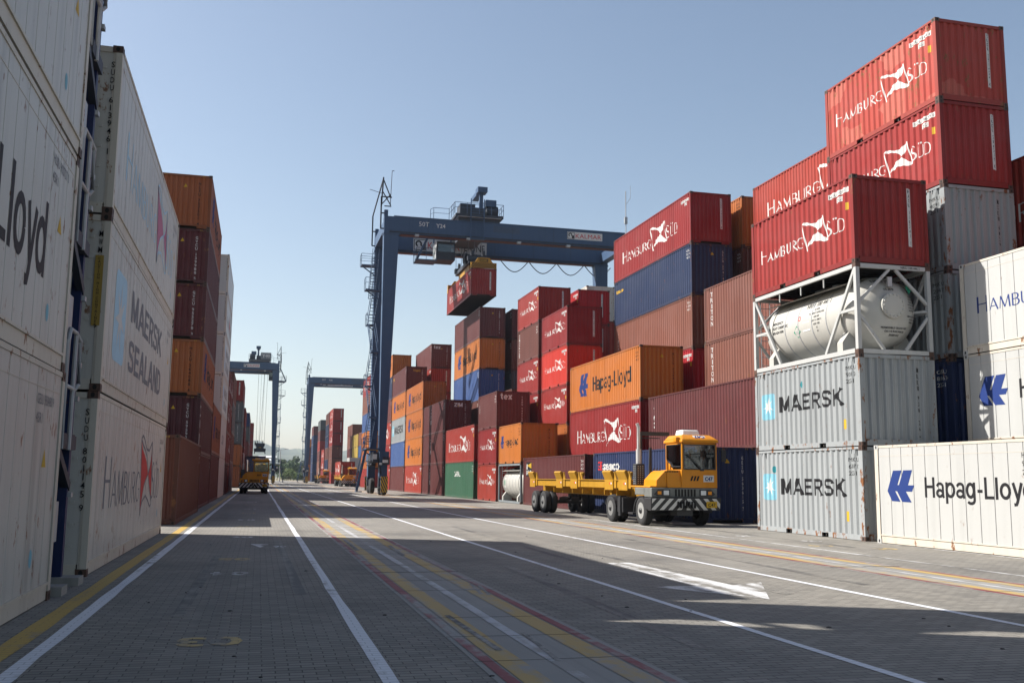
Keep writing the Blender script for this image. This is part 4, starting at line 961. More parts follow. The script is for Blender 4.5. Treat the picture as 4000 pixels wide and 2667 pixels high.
    if mir < 0: sign(7.6, 4.2, 0, 25.0, 25.75, 'KALMAR', '', t)
    else: sign(3.9, 11.6, D, 24.65, 25.95, 'KALMAR', 'E-ONE', t)
    # hanging power cable loops along the rear girder
    if detail:
        for k in range(4):
            x0 = tx+4.2+k*3.1; b = MB(); b.tube([(mx(x0+2.9*i/10), D+.5, 24.3-1.1*math.sin(math.pi*i/10)) for i in range(11)], .05, 6); b.build('festoon_cable', M['wire'], t, smooth=True)
    # stairs zigzagging up the rear street leg, with landings
    zs = [4.25, 7.2, 10.5, 13.3, 16.6, 19.2, 22.6]
    ya, yb = 2.2, 6.4
    for i in range(len(zs)-1):
        y0, y1 = (ya, yb) if i % 2 else (yb, ya)
        if i == len(zs)-2: y0, y1 = yb, ya+1
        b = MB(); st_ = MB(); n = int((zs[i+1]-zs[i])/.24)
        for sx in (-.64, -.03): b.bar((mx(sx), y0, zs[i]), (mx(sx), y1, zs[i+1]), .05, .2)
        for k in range(n+1):
            f = k/n; yy = y0+(y1-y0)*f; zz = zs[i]+(zs[i+1]-zs[i])*f; b.box(mx(-.62), mx(-.05), yy-.12, yy+.12, zz-.015, zz+.015)
        for sx in (-.66, -.01):
            b.tube([(mx(sx), y0, zs[i]+1.0), (mx(sx), y1, zs[i+1]+1.0)], .025, 6)
            for f in (.1, .5, .9): b.tube([(mx(sx), y0+(y1-y0)*f, zs[i]+(zs[i+1]-zs[i])*f), (mx(sx), y0+(y1-y0)*f, zs[i]+(zs[i+1]-zs[i])*f+1)], .022, 6)
        b.build('stair_flight', cr, t)
    for i, z in enumerate(zs):
        wide = i >= 5; yc = yb if i % 2 == 0 else ya; y0, y1 = (yc-.2, yc+1.0) if yc == yb else (yc-1.0, yc+.2)
        b = MB(); xo = -1.45 if wide else -.75
        BX(b, xo, -.02, y0, y1, z-.1, z)
        b.bar((mx(xo+.2), (y0+y1)/2, z-.12), (mx(.0), (y0+y1)/2, z-1.0 if wide else z-.5), .1)
        railing(b, [(mx(xo), y1, z), (mx(xo), y0, z), (mx(-.05), y0, z)] if yc == ya else [(mx(xo), y0, z), (mx(xo), y1, z), (mx(-.05), y1, z)])
        if wide: railing(b, [(mx(xo), y0, z), (mx(-.05), y0, z)])
        b.build('landing', cr, t)
    # ladder up from the ground and the drive platform
    b = MB(); yl = .3
    for sy in (0, .75): b.bar((mx(-1.75), yl+sy, .35), (mx(-1.0), yl+sy, 4.2), .06, .16)
    for k in range(13): f = k/12; b.box(mx(-1.75+.75*f-.1), mx(-1.75+.75*f+.12), yl+.03, yl+.72, .4+3.8*f, .43+3.8*f)
    for sy in (0, .75): b.tube([(mx(-1.85), yl+sy, .6), (mx(-1.85), yl+sy, 1.35), (mx(-1.1), yl+sy, 5.2), (mx(-.1), yl+sy, 5.2)], .028, 6)
    BX(b, -1.85, -1.3, yl-.1, yl+.9, .25, .33)
    b.build('access_ladder', cr, t)
    b = MB(); BX(b, -1.1, .05, -.6, 1.6, 4.1, 4.22); railing(b, [(mx(-1.1), 1.6, 4.22), (mx(-1.1), -.6, 4.22), (mx(.0), -.6, 4.22)])
    b.build('platform', cr, t)
    b = MB(); BX(b, -1.05, -.05, -.62, -.6, 4.02, 4.08); b.build('yellow_edge', M['i_yellow'], t)
    b = MB(); BX(b, -.55, -.05, -1.3, .5, 2.9, 3.85); BX(b, -.5, .0, 1.2, 3.4, 2.6, 3.6); BX(b, .3, .9, -1.75, -1.25, 2.7, 3.4); b.tube([(mx(-.6), -1.2, 2.75), (mx(-.6), 3.2, 2.75)], .09, 8); b.tube([(mx(-.7), -1.2, 3.1), (mx(-.7), 3.2, 3.1)], .06, 8)
    b.tube([(mx(-.1), -1.35, 3.3), (mx(.1), -1.4, 2.4), (mx(.2), -1.4, 1.9)], .07, 8)
    b.build('drive_unit', dk, t)
    b = MB(); BX(b, -.55, -.2, -1.31, -1.3, 3.2, 3.65); b.build('notice_plate', M['i_white'], t)
    b = MB(); BX(b, .28, .75, -1.8, -1.5, 2.9, 3.15); BX(b, .0, .25, -1.55, -1.4, 2.7, 2.9); b.build('lamp', M['lamp'], t)
    b = MB(); BX(b, 4, reach-4, -1.2, -.4, 1.9, 3.0) if False else BX(b, reach-1.4, reach-.9, .5, 4.5, 2.2, 3.8); b.build('power_unit', cr, t)
    # antenna masts on the street-side corner
    b = MB()
    for y in (.4, D+.2):
        b.bar((mx(-.3), y, 24.9), (mx(-.3), y, 28.0), .13); b.bar((mx(-.3), y, 24.9), (mx(.0), y, 24.9), .10); b.bar((mx(-.3), y, 26.4), (mx(.1), y, 26.4), .10)
    b.bar((mx(-.3), .4, 27.0), (mx(-.15), .4, 29.9), .13); b.bar((mx(-.3), D+.2, 28.0), (mx(-.15), .5, 29.8), .11); b.bar((mx(-.2), .4, 29.8), (mx(.6), .4, 27.9), .10)
    b.bar((mx(-.3), .4, 28.0), (mx(.7), .4, 28.0), .10); b.bar((mx(-.3), .4, 27.2), (mx(.6), .4, 28.3), .09); b.bar((mx(-.25), .4, 28.6), (mx(.6), .4, 27.2), .09); b.bar((mx(-1.4), .4, 28.6), (mx(-.2), .4, 28.3), .04)
    b.tube([(mx(.55), .4, 27.1), (mx(.65), .4, 30.6), (mx(.85), .4, 30.6)], .04, 6); b.bar((mx(.0), .4, 27.1), (mx(.65), .4, 27.1), .09)
    b.build('antenna_mast', dk, t)
    b = MB(); b.bar((mx(reach-.6), .5, 26.0), (mx(reach-.6), .5, 30.6), .07); b.bar((mx(reach-.6), .5, 29.2), (mx(reach-.1), .5, 29.9), .04); b.bar((mx(reach-.1), .5, 29.9), (mx(reach-.1), .5, 31.2), .03); b.box(mx(reach-.75), mx(reach-.45), .4, .6, 27.2, 27.9); b.build('antenna', M['steel'], t)
    # trolley
    b = MB(); BX(b, tx-2.3, tx+2.4, -.25, D+1.2, 26.55, 26.8); BX(b, tx-2.0, tx+2.1, .1, .9, 26.14, 26.55); BX(b, tx-2.0, tx+2.1, D+.1, D+.9, 26.14, 26.55); BX(b, tx-1.2, tx+1.2, 1.0, D-.1, 25.2, 25.5)
    tr = b.build('trolley', dk, t)
    b = MB(); BX(b, tx-2.1, tx+2.2, -.22, 1.5, 26.5, 26.548); b.build('checker_plate', M['steel'], tr)
    b = MB(); BX(b, tx-1.7, tx-.2, .8, 2.4, 26.8, 28.0); BX(b, tx-.6, tx+.8, .6, 2.2, 26.8, 27.7)
    b.lathe([(.001, -.6), (.55, -.6), (.62, -.4), (.62, .5), (.001, .6)], (mx(tx+1.6), 1.3, 27.5), 'x', 18); BX(b, tx+1.2, tx+2.1, .8, 1.9, 26.8, 27.1); b.build('hoist_machinery', dk, tr, smooth=True)
    b = MB(); BX(b, tx+.85, tx+1.9, .7, 2.0, 27.95, 28.6); BX(b, tx-1.7, tx-.2, .75, 2.45, 28.0, 28.08); b.build('motor_cover', cr, tr)
    b = MB(); BX(b, tx+.25, tx+.6, .9, 1.25, 26.8, 29.4); BX(b, tx-.05, tx+.9, .3, 1.5, 29.25, 29.75); BX(b, tx+.1, tx+.75, 1.5, 4.0, 29.3, 29.7); b.build('crane_arm', cr, tr)
    b = MB(); railing(b, [(mx(tx-2.4), 1.6, 26.8), (mx(tx-2.4), -.2, 26.8), (mx(tx+2.4), -.2, 26.8), (mx(tx+2.4), 1.6, 26.8)]); railing(b, [(mx(tx-4.6), .8, 26.13), (mx(tx-4.4), .1, 26.13), (mx(tx-2.9), .1, 26.13), (mx(tx-2.4), -.1, 26.8)])
    b.build('handrail', cr, tr)
    if detail:
        b = MB()
        for sx in (-.65, .65): b.tube([(mx(tx-.2+sx), -.35, 24.3), (mx(tx-.2+sx), -.35, 28.3)], .05, 6)
        for k in range(14): b.tube([(mx(tx-.85), -.35, 24.45+k*.27), (mx(tx+.45), -.35, 24.45+k*.27)], .02, 5)
        BX(b, tx-.9, tx+.5, -.75, -.3, 24.22, 24.28); b.build('ladder', cr, tr)
    # operator cabin hung under the girders
    b = MB(); x0, x1 = tx-3.8, tx-2.0
    BX(b, x0, x1, 1.4, 3.6, 22.5, 22.62); BX(b, x0, x1, 1.4, 3.6, 24.15, 24.3); BX(b, x0, x1, 3.5, 3.6, 22.62, 24.15)
    for x, y in ((x0, 1.4), (x1-.1, 1.4), (x0, 3.5)): BX(b, x, x+.1, y, y+.1, 22.62, 24.15)
    BX(b, x0+.1, x1-.1, 1.42, 1.47, 22.62, 23.3)
    cb = b.build('operator_cabin', M['cranedark'], tr)
    b = MB(); BX(b, x0+.1, x1-.1, 1.44, 1.46, 23.3, 24.15); b.build('window', M['glass'], cb)
    b = MB(); BX(b, x0-.03, x0, 1.4, 3.5, 22.62, 24.15); b.build('side_panel', M['tankgrey'], cb); b = MB(); BX(b, x0-.05, x0-.031, 1.42, 1.9, 22.7, 24.2); b.build('white_strip', M['plastic'], cb)
    b = MB(); BX(b, x0-2.0, x0, 1.2, 3.2, 22.3, 22.4); railing(b, [(mx(x0-2.0), 3.1, 22.4), (mx(x0-2.0), 1.2, 22.4), (mx(x0-.1), 1.2, 22.4)]); 
    for sy in (1.5, 2.2): b.bar((mx(x0-1.9), sy, 22.4), (mx(x0-.6), sy, 25.2), .05, .18)
    for k in range(10): f = (k+.5)/10; b.box(mx(x0-1.9+1.3*f-.12), mx(x0-1.9+1.3*f+.12), 1.5, 2.2, 22.4+2.8*f, 22.43+2.8*f)
    for sx in (x0-.2, x1-.3): BX(b, sx, sx+.12, 2.4, 2.52, 24.3, 25.3)
    b.build('cabin_stair', cr, cb)
    return t
def spreader(x, y, ztop_box, ztrolley, label, frame_mat, length=12.1):
    """telescopic lifting frame on its ropes"""
    t = thing('spreader', label, 'spreader', (x, y, ztop_box), 0, 'container spreaders')
    b = MB(); hl = length/2
    b.box(-.45, .45, -hl+.3, hl-.3, .42, .82); b.box(-.7, .7, -2.6, 2.6, .5, 1.0)
    for s in (-1, 1):
        b.prism([(-1.22, .05), (1.22, .05), (1.22, .55), (.85, .55), (.55, 1.0), (-.55, 1.0), (-.85, .55), (-1.22, .55)], lambda a, c, d: (a, d, c), s*(hl-.0), s*(hl-.32))
        for sx in (-1, 1): b.box(sx*1.24, sx*1.06, s*(hl-.5), s*(hl+.0), -.35 if s > 0 else .0, .04)
    b.build('frame', frame_mat, t)
    b = MB(); Yf = -hl-.006
    stripes(b, lambda u, v: (u, Yf, v), -1.2, 0, .08, .52, 7, .42, 0); stripes(b, lambda u, v: (u, Yf, v), 0, 1.2, .08, .52, 7, -.42, 0)
    b.build('hazard_stripes', M['i_black'], t, fix=False)
    v, f = fit(font('BROMMA', .02), -.33, .66, .15, .66, 0); b = MB(); b.box(-.4, .4, Yf-.004, Yf+.006, .60, .88)
    pl = b.build('name_plate', M['i_black'], t); b = MB()
    for g in f: b.poly([(v[i][0], Yf-.008, v[i][1]) for i in g])
    b.build('lettering', M['i_yellow'], pl, fix=False)
    b = MB(); b.box(-.9, .9, -3.4, 3.4, 1.05, 1.4); b.box(-1.0, 1.0, -3.5, -2.9, 1.3, 1.75); b.box(-1.0, 1.0, 2.9, 3.5, 1.3, 1.75)
    for sx in (-.55, .55):
        for sy in (-3.2, 3.2): b.lathe([(.12, -.08), (.42, -.08), (.38, -.03), (.38, .03), (.42, .08), (.12, .08)], (sx, sy, 1.95), 'x', 20)
    b.lathe([(.1, -.12), (.62, -.12), (.62, -.07), (.3, -.05), (.3, .05), (.62, .07), (.62, .12), (.1, .12)], (-1.05, -2.2, 1.75), 'x', 24)
    b.build('head_block', M['cranedark'], t, smooth=True)
    b = MB()
    for sx in (-.85, -.3, .3, .85):
        for sy in (-3.3, 3.3): b.tube([(sx, sy, 1.9), (sx*1.15, sy*.93, ztrolley-ztop_box)], .022, 5)
    b.tube([(-.2, -.5, 1.2), (.1, -.6, (ztrolley-ztop_box)*.5), (.3, -.3, ztrolley-ztop_box)], .04, 6)
    b.build('hoist_rope', M['wire'], t)
    return t
crane(10.42, 91.0, 1, 'nearest blue gantry crane with a red container hanging below its girders', 'Y24', 9.1)
container(18.30, 88.35, 18.42, 12.192, H20, -1, 'red', 'sued', 'dry', 'red container hanging in the air below the gantry crane spreader', 'containers being moved', 0, 'SUDU 891423 0')
spreader(19.52, 94.45, 21.03, 25.3, 'yellow lifting frame with black stripes gripping the hanging red container', M['trailer'])
crane(10.9, 249, 1, 'distant blue gantry crane over the far right stacks, white number on its girder', 'Y30', 19.0, False)
crane(3.35, 221, -1, 'distant blue gantry crane on the left with ropes lowered between its legs', 'Y40', 4.2, False)
o = spreader(-.05, 224.9, 6.9, 25.3, 'dark lifting frame lowered on long ropes under the distant left crane', M['cranedark'])
t = thing('number_board', 'dark board with white crane number on top of the distant left crane', 'sign', (.35, 221.2, 26.13))
b = MB(); b.box(-1.1, 1.1, -.05, .05, .55, 2.2); b.box(-1.0, -.9, -.05, .05, 0, .55); b.box(.9, 1.0, -.05, .05, 0, .55); b.box(-1.1, 1.1, -.06, .0, -.0, .5, 1); b.build('board', [M['tankgrey'], M['steel']], t)
v, f = fit(font('Y40', .05), -.9, 1.15, .75, 1.8); b = MB()
for g in f: b.poly([(v[i][0], -.06, v[i][1]) for i in g])
b.build('lettering', M['i_white'], t, fix=False)

# ------------------------------------------------------------------ terminal tractors and trailers (front towards -y, x measured from the middle)
def wheel(parent, x, y, r, wdt, rimmat, out, dish=.05):
    """x: outer side position, out: -1 / +1 outward direction"""
    s = out
    b = MB(); a0, a1 = x, x-s*wdt
    e = s*wdt
    b.lathe([(r*.56, 0), (r*.70, s*.012), (r*.90, 0), (r*.98, -e*.12), (r, -e*.3), (r, -e*.7), (r*.98, -e*.88), (r*.9, -e), (r*.56, -e), (r*.54, -e*.5), (r*.56, 0)], (x, y, r), 'x', 30, 0, False)
    w_ = b.build('wheel', M['black'], parent, smooth=True)
    b = MB(); b.lathe([(r*.57, -s*.002), (r*.53, -s*.02), (r*.48, -s*dish), (r*.3, -s*dish*.8), (r*.28, -s*.01), (.001, s*.0)], (x, y, r), 'x', 26); b.build('rim', rimmat, w_, smooth=True)
    b = MB(); b.lathe([(.2*r, -s*.05), (.2*r, s*.02), (.12*r, s*.05), (.001, s*.05)], (x, y, r), 'x', 14)
    for k in range(10): a = 2*math.pi*(k+.5)/10; b.lathe([(.028, -s*.02), (.028, s*.003), (.001, s*.004)], (x-s*dish*.8, y+r*.42*math.cos(a), r+r*.42*math.sin(a)), 'x', 8)
    b.build('hub', M['blackpaint'], w_)
    b = MB()
    for k in range(10):
        a = 2*math.pi*k/10; b.lathe([(.02, -s*.03), (.016, s*.012), (.001, s*.014)], (x-s*dish*.55, y+r*.38*math.cos(a), r+r*.38*math.sin(a)), 'x', 6)
    b.build('wheel_nuts', M['blackpaint'], w_)
    return w_
def slab(b, pts, y0, y1, m=0): b.prism(pts, lambda a, c, d: (a, d, c), y0, y1, m)
def flat_text(txt, x0, y, z0, cap, wd, mat, parent, bold=.03, back=None, name='lettering'):
    if back:
        q = MB(); q.box(back[0], back[1], y-.004, y+.004, back[2], back[3]); parent = q.build('number_plate', M[back[4]], parent)
    v, f = fit(font(txt, bold), x0, z0, cap, wd); q = MB()
    for g in f: q.poly([(v[i][0], y-.008, v[i][1]) for i in g])
    q.build(name, M[mat], parent, fix=False)
def tractor(x, y, num, label, new=True, driver=True, detail=True):
    t = thing('terminal_tractor', label, 'terminal tractor', (x, y, 0), 0, 'yellow terminal tractors')
    bodym = M['truck'] if new else M['oldtruck']; midm = M['cabgrey'] if new else bodym
    b = MB()                                                    # ladder chassis
    for sx in (-.45, .45): b.box(sx-.06, sx+.06, .25, 4.9, .62, .88)
    for yy in (.4, 1.6, 2.6, 3.6, 4.8): b.box(-.42, .42, yy, yy+.12, .64, .86)
    b.box(-.55, .5, 1.9, 3.1, .45, .62); b.tube([(-1.0, 1.38, .5), (1.0, 1.38, .5)], .09, 8); b.tube([(-1.0, 4.45, .52), (1.0, 4.45, .52)], .14, 8); b.box(-.3, .3, .3, .9, .42, .62)
    b.build('chassis', M['blackpaint'], t)
    # bumper with chevrons
    b = MB(); b.hexa([(-1.30, .22, .62), (1.30, .22, .62), (1.30, .55, .62), (-1.30, .55, .62), (-1.32, .16, 1.12), (1.32, .16, 1.12), (1.32, .55, 1.12), (-1.32, .55, 1.12)]); b.box(-1.31, -1.24, .3, .85, .66, 1.11)
    bu = b.build('bumper', M['blackpaint'], t, bevel=.02)
    b = MB(); fn = lambda u, v: (u, .21-(v-.62)*.12, v)
    stripes(b, fn, -1.28, -.02, .65, 1.09, 5, .36, 0); stripes(b, fn, .02, 1.28, .65, 1.09, 5, -.36, 0)
    b.build('chevron_stripes', M['i_white'], bu, fix=False)
    b = MB()
    for k in range(7): b.box(-.34+k*.105, -.29+k*.105, .12, .2, .72, .98)
    b.build('bumper_slots', M['hole'], bu)
    flat_text(num, .80, .13, .79, .13, .28, 'i_black', bu, .02, (.74, 1.14, .74, .98, 'i_yellow'))
    # moulded front band with headlights and grille
    b = MB(); slab(b, [(-1.24, 1.13), (1.24, 1.13), (1.24, 1.50), (-1.24, 1.50)], .30, 1.0); b.box(-1.24, -.95, 1.0, 1.9, 1.2, 1.5)
    fr = b.build('front_band', midm, t, bevel=.03)
    b = MB()
    for k in range(7): b.box(-.37+k*.118, -.30+k*.118, .292, .31, 1.17, 1.45)
    b.build('grille', M['hole'], fr)
    for sx in (-1, 1):
        b = MB(); b.prism([(sx*.55, 1.18), (sx*1.02, 1.18), (sx*1.16, 1.25), (sx*1.0, 1.44), (sx*.55, 1.44)], lambda a, c, d: (a, d, c), .288, .30); hb = b.build('headlight_surround', M['blackpaint'], fr)
        b = MB(); b.box(sx*.60, sx*.80, .268, .29, 1.22, 1.40); b.build('headlight', M['lamp'], hb, bevel=.02)
        b = MB(); b.box(sx*.88, sx*1.02, .275, .29, 1.24, 1.37); b.build('indicator', M['i_orange'], hb, bevel=.01)
    # engine hood / side deck beside the cab
    b = MB()
    b.prism([(.34, 1.505), (1.6, 1.505), (1.6, 1.98), (1.0, 2.18), (.44, 2.2)], lambda a, c, d: (d, a, c), -.62, .14)
    b.prism([(-1.02, 1.505), (-.62, 1.505), (-.62, 2.18), (-.74, 2.1), (-1.0, 1.80)], lambda a, c, d: (a, d, c), .42, 1.6)
    b.box(-1.25, -.62, .42, 2.3, 1.50, 1.57); b.box(-.62, 1.2, 1.0, 2.3, 1.50, 1.56)
    hood = b.build('hood', bodym, t, bevel=.035)
    b = MB()
    for k in range(6): b.box(-.70+k*.09, -.64+k*.09, .415, .43, 2.11, 2.15)
    b.build('vent', M['hole'], hood)
    # cab
    cx0, cx1, y0, y1 = -.08, 1.26, .32, 1.78
    b = MB()
    b.box(cx0-.02, cx1, y0, y1, 1.505, 2.22)                       # lower cab
    post = .085
    for x_, y_ in ((cx0, y0), (cx1-post, y0), (cx0, y1-post), (cx1-post, y1-post)): b.box(x_, x_+post, y_+.01, y_+post, 2.22, 3.28)
    b.box(cx0, cx1, y1-.04, y1, 2.22, 2.5); b.box(cx0, cx1, y0+.01, y0+.06, 3.2, 3.28); b.box(cx0, cx0+.05, y0+.08, y1, 3.2, 3.28)
    b.prism([(y1-post, 2.22), (y1-.62, 2.22), (y1-post, 2.62)], lambda a, c, d: (d, a, c), cx0+.01, cx0+.05)
    cab = b.build('cab', bodym, t, bevel=.02)
    b = MB(); b.hexa([(cx0-.05, y0-.10, 3.28), (cx1+.05, y0-.10, 3.28), (cx1+.05, y1+.12, 3.28), (cx0-.05, y1+.12, 3.28), (cx0-.03, y0-.06, 3.42), (cx1+.03, y0-.06, 3.42), (cx1+.03, y1+.1, 3.42), (cx0-.03, y1+.1, 3.42)])
    b.hexa([(cx0-.01, y0-.02, 3.42), (cx1+.01, y0-.02, 3.42), (cx1+.01, y1+.08, 3.42), (cx0-.01, y1+.08, 3.42), (cx0+.12, y0+.3, 3.60), (cx1-.12, y0+.3, 3.60), (cx1-.12, y1-.0, 3.60), (cx0+.12, y1-.0, 3.60)])
    rf = b.build('cab_roof', bodym, cab, bevel=.04)
    b = MB(); b.poly([(cx0+.48, y0+.02, 3.435), (cx0+.98, y0+.02, 3.435), (cx0+.96, y0+.24, 3.575), (cx0+.50, y0+.24, 3.575)]); np_ = b.build('number_plate', M['i_white'], rf, fix=False)
    v, f = fit(font(num, .03), 0, 0, .17, .4); b = MB()
    for g in f: b.poly([(cx0+.93-v[i][0], y0-.002+.02+.24*(.9-v[i][1]/.2), 3.447+.14*(.9-v[i][1]/.2)) for i in g])
    b.build('lettering', M['i_blue'], np_, fix=False)
    b = MB(); b.box(cx0+post, cx1-post, y0+.035, y0+.045, 2.24, 3.2); b.build('windscreen', M['glass'], cab)
    b = MB(); b.prism([(y0+post+.02, 2.36), (y1-.62, 2.36), (y1-post-.02, 2.66), (y1-post-.02, 3.2), (y0+post+.05, 3.2)], lambda a, c, d: (d, a, c), cx0+.03, cx0+.036); b.build('side_window', M['glass'], cab)
    b = MB(); b.prism([(y0+post, 2.3), (y1-post, 2.3), (y1-post, 3.2), (y0+post, 3.2)], lambda a, c, d: (d, a, c), cx1-.036, cx1-.03); b.build('side_window', M['glass'], cab)
    b = MB()
    for z0, z1, xa, xb in ((2.22, 2.26, cx0+.06, cx1-.06), (3.17, 3.21, cx0+.06, cx1-.06)): b.box(xa, xb, y0-.004, y0+.02, z0, z1)
    for xa in (cx0+.055, cx1-.09): b.box(xa, xa+.035, y0-.004, y0+.02, 2.26, 3.17)
    b.prism([(y0+post-.01, 2.32), (y1-.62, 2.32), (y1-post+.01, 2.64), (y1-post+.01, 3.22), (y0+post-.01, 3.22), (y0+post-.01, 2.36), (y0+post+.03, 2.36), (y0+post+.05, 3.19), (y1-post-.02, 3.19), (y1-post-.02, 2.66), (y1-.64, 2.36), (y0+post-.01, 2.36)], lambda a, c, d: (d, a, c), cx0-.006, cx0+.02)
    b.build('window_seal', M['blackpaint'], cab)
    b = MB(); b.bar((cx0+.72, y0-.03, 2.22), (cx0+.22, y0-.03, 2.80), .022, .03); b.bar((cx0+.75, y0-.035, 2.22), (cx0+.3, y0-.035, 2.72), .018, .02); b.box(cx0+.68, cx0+.82, y0-.04, y0, 2.17, 2.24); b.build('wiper', M['blackpaint'], cab)
    b = MB(); b.box(cx0+.1, cx1-.1, y0+.06, y0+.4, 2.22, 2.34); b.box(cx0+.35, cx1-.2, 1.25, 1.62, 2.0, 2.95); b.build('dashboard_and_seat', M['blackpaint'], cab)
    b = MB(); b.lathe([(.16, -.012), (.18, 0), (.16, .012)], (cx0+.72, y0+.52, 2.52), 'y', 20); b.bar((cx0+.72, y0+.52, 2.52), (cx0+.72, y0+.4, 2.3), .04); b.build('steering_wheel', M['blackpaint'], cab)
    b = MB()
    for k in range(3): b.prism([(.22+k*.115, 1.78), (.29+k*.115, 1.78), (.35+k*.115, 1.97), (.28+k*.115, 1.97)], lambda a, c, d: (a, d, c), y0-.006, y0+.004)
    b.build('vent', M['hole'], cab)
    b = MB()
    for z_ in (1.68, 2.04): b.box(.18, 1.1, y0-.008, y0, z_, z_+.018)
    b.build('panel_rib', bodym, cab)
    flat_text(num, .775, y0-.004, 1.79, .15, .3, 'i_blue', cab, .04, (.725, 1.125, 1.74, 2.0, 'i_white'))
    b = MB(); b.box(cx0-.3, cx0-.16, y0+.08, y0+.12, 1.6, 1.68); b.build('sticker', M['i_yellow'], cab)
    b = MB(); b.box(cx0-.16, cx0+.0, y0+.15, y0+.42, 3.3, 3.5); b.build('mirror', bodym, cab, bevel=.03)
    b = MB(); b.bar((cx1, y0+.15, 3.1), (cx1+.28, y0+.05, 3.0), .03); b.box(cx1+.2, cx1+.36, y0+.02, y0+.08, 2.55, 3.0); b.tube([(cx1+.01, y0+.2, 2.3), (cx1+.12, y0+.1, 2.3), (cx1+.12, y0+.1, 3.1)], .018, 6); b.build('mirror', M['blackpaint'], cab)
    b = MB()
    for k in range(3): b.tube([(-.3+.12*k, 2.32, 2.3), (-.3+.12*k, 2.6, 1.9), (-.25+.12*k, 3.2, 1.55), (-.2+.12*k, 4.0, 1.5), (-.15+.1*k, 4.6, 1.7)], .018, 6)
    b.build('air_hose', M['blackpaint'], t, smooth=True)
    if new:
        b = MB(); b.hexa([(cx0+.3, .95, 3.6), (cx0+1.0, .95, 3.6), (cx0+1.0, 1.6, 3.6), (cx0+.3, 1.6, 3.6), (cx0+.34, 1.02, 3.82), (cx0+.96, 1.02, 3.82), (cx0+.96, 1.58, 3.82), (cx0+.34, 1.58, 3.82)])
        ac = b.build('air_conditioner', M['plastic'], t, bevel=.04); b = MB(); b.lathe([(.2, 0), (.2, .03), (.001, .04)], (cx0+.65, 1.3, 3.82), 'z', 18); b.build('fan_grille', M['hole'], ac)
    # exhaust stack, guard frame
    ex, ey = -1.02, 2.05
    b = MB(); b.tube([(ex, ey, 2.5), (ex, ey, 3.6), (ex, ey, 3.95), (ex-.06, ey, 4.1)], .062, 12); b.tube([(ex, ey, 2.45), (ex, ey, 3.05)], .10, 14); b.build('exhaust_pipe', M['chrome'], t, smooth=True)
    b = MB(); b.box(ex-.17, ex+.17, ey-.17, ey+.17, 1.57, 2.45); gd = b.build('heat_guard', M['blackpaint'], t, bevel=.03)
    b = MB()
    for i in range(9):
        for j in range(3):
            b.poly([(ex-.09+j*.09+u*.022, ey-.173, 1.66+i*.085+w_*.022) for u, w_ in arc(0, 0, 1, 1, 0, 300, 5)]); b.poly([(ex-.173, ey-.09+j*.09+u*.022, 1.66+i*.085+w_*.022) for u, w_ in arc(0, 0, 1, 1, 0, 300, 5)])
    b.build('guard_holes', M['steel'], gd, fix=False)
    b = MB(); b.box(ex+.1, ex+.2, ey+.18, ey+.28, 1.56, 3.78); b.box(ex+.2, cx0+.35, ey+.18, ey+.28, 3.62, 3.78); b.bar((ex+.2, ey+.23, 3.52), (cx0-.02, ey+.23, 3.52), .04); b.prism([(ex+.22, 1.57), (ex+.75, 1.57), (ex+.42, 1.75), (ex+.34, 2.1), (ex+.34, 3.1), (ex+.26, 3.1)], lambda a, c, d: (a, d, c), 1.62, 1.70)
    b.build('guard_frame', M['blackpaint'], t)
    # wheels
    for s in (-1, 1): wheel(t, s*1.22, 1.38, .52, .30, M['hubrim'], s, .07)
    for s in (-1, 1):
        wheel(t, s*1.25, 4.45, .52, .27, M['rim'], s, .16); wheel(t, s*.93, 4.45, .52, .27, M['rim'], s, .16)
    for s in (-1, 1):
        b = MB(); b.prism([(r*math.cos(R(a)), .52+r*math.sin(R(a))) for r, a in [(.62, k) for k in range(20, 161, 20)]]+[(.57*math.cos(R(k)), .52+.57*math.sin(R(k))) for k in range(160, 19, -20)], lambda a, c, d: (d, 4.45+a, c), s*1.26, s*.66); b.build('mudguard', M['blackpaint'], t)
        b = MB(); b.prism([(.66*math.cos(R(k)), .52+.66*math.sin(R(k))) for k in range(0, 181, 20)]+[(.61*math.cos(R(k)), .52+.61*math.sin(R(k))) for k in range(180, -1, -20)], lambda a, c, d: (d, 1.38+a, c), s*1.24, s*.9); b.build('mudguard', M['blackpaint'], t)
    b = MB(); b.box(-1.22, -.6, 3.15, 3.75, .45, 1.05); b.box(-1.28, -1.2, 3.3, 3.5, .3, 1.1); b.box(-1.2, -.55, 2.2, 2.7, .40, .48)
    b.build('side_tank', M['blackpaint'], t)
    b = MB(); b.lathe([(.5, 0), (.5, .06), (.2, .1), (.001, .1)], (0, 4.3, 1.0), 'z', 20); b.box(-.4, .4, 3.9, 4.7, .88, 1.0); b.build('fifth_wheel', M['blackpaint'], t)
    def squash(o):
        for c in kids(o):
            if c.name.startswith('wheel'): continue
            for v_ in c.data.vertices: v_.co.z *= .89
            squash(c)
    squash(t)
    if driver: person_seated((x+cx0+.72, y+1.12, 1.66), label_p=f"driver in a {'bright safety vest and white helmet' if new else 'dark shirt'} at the wheel of the {'orange tractor' if new else 'old yellow tractor'}", new=new)
    return t
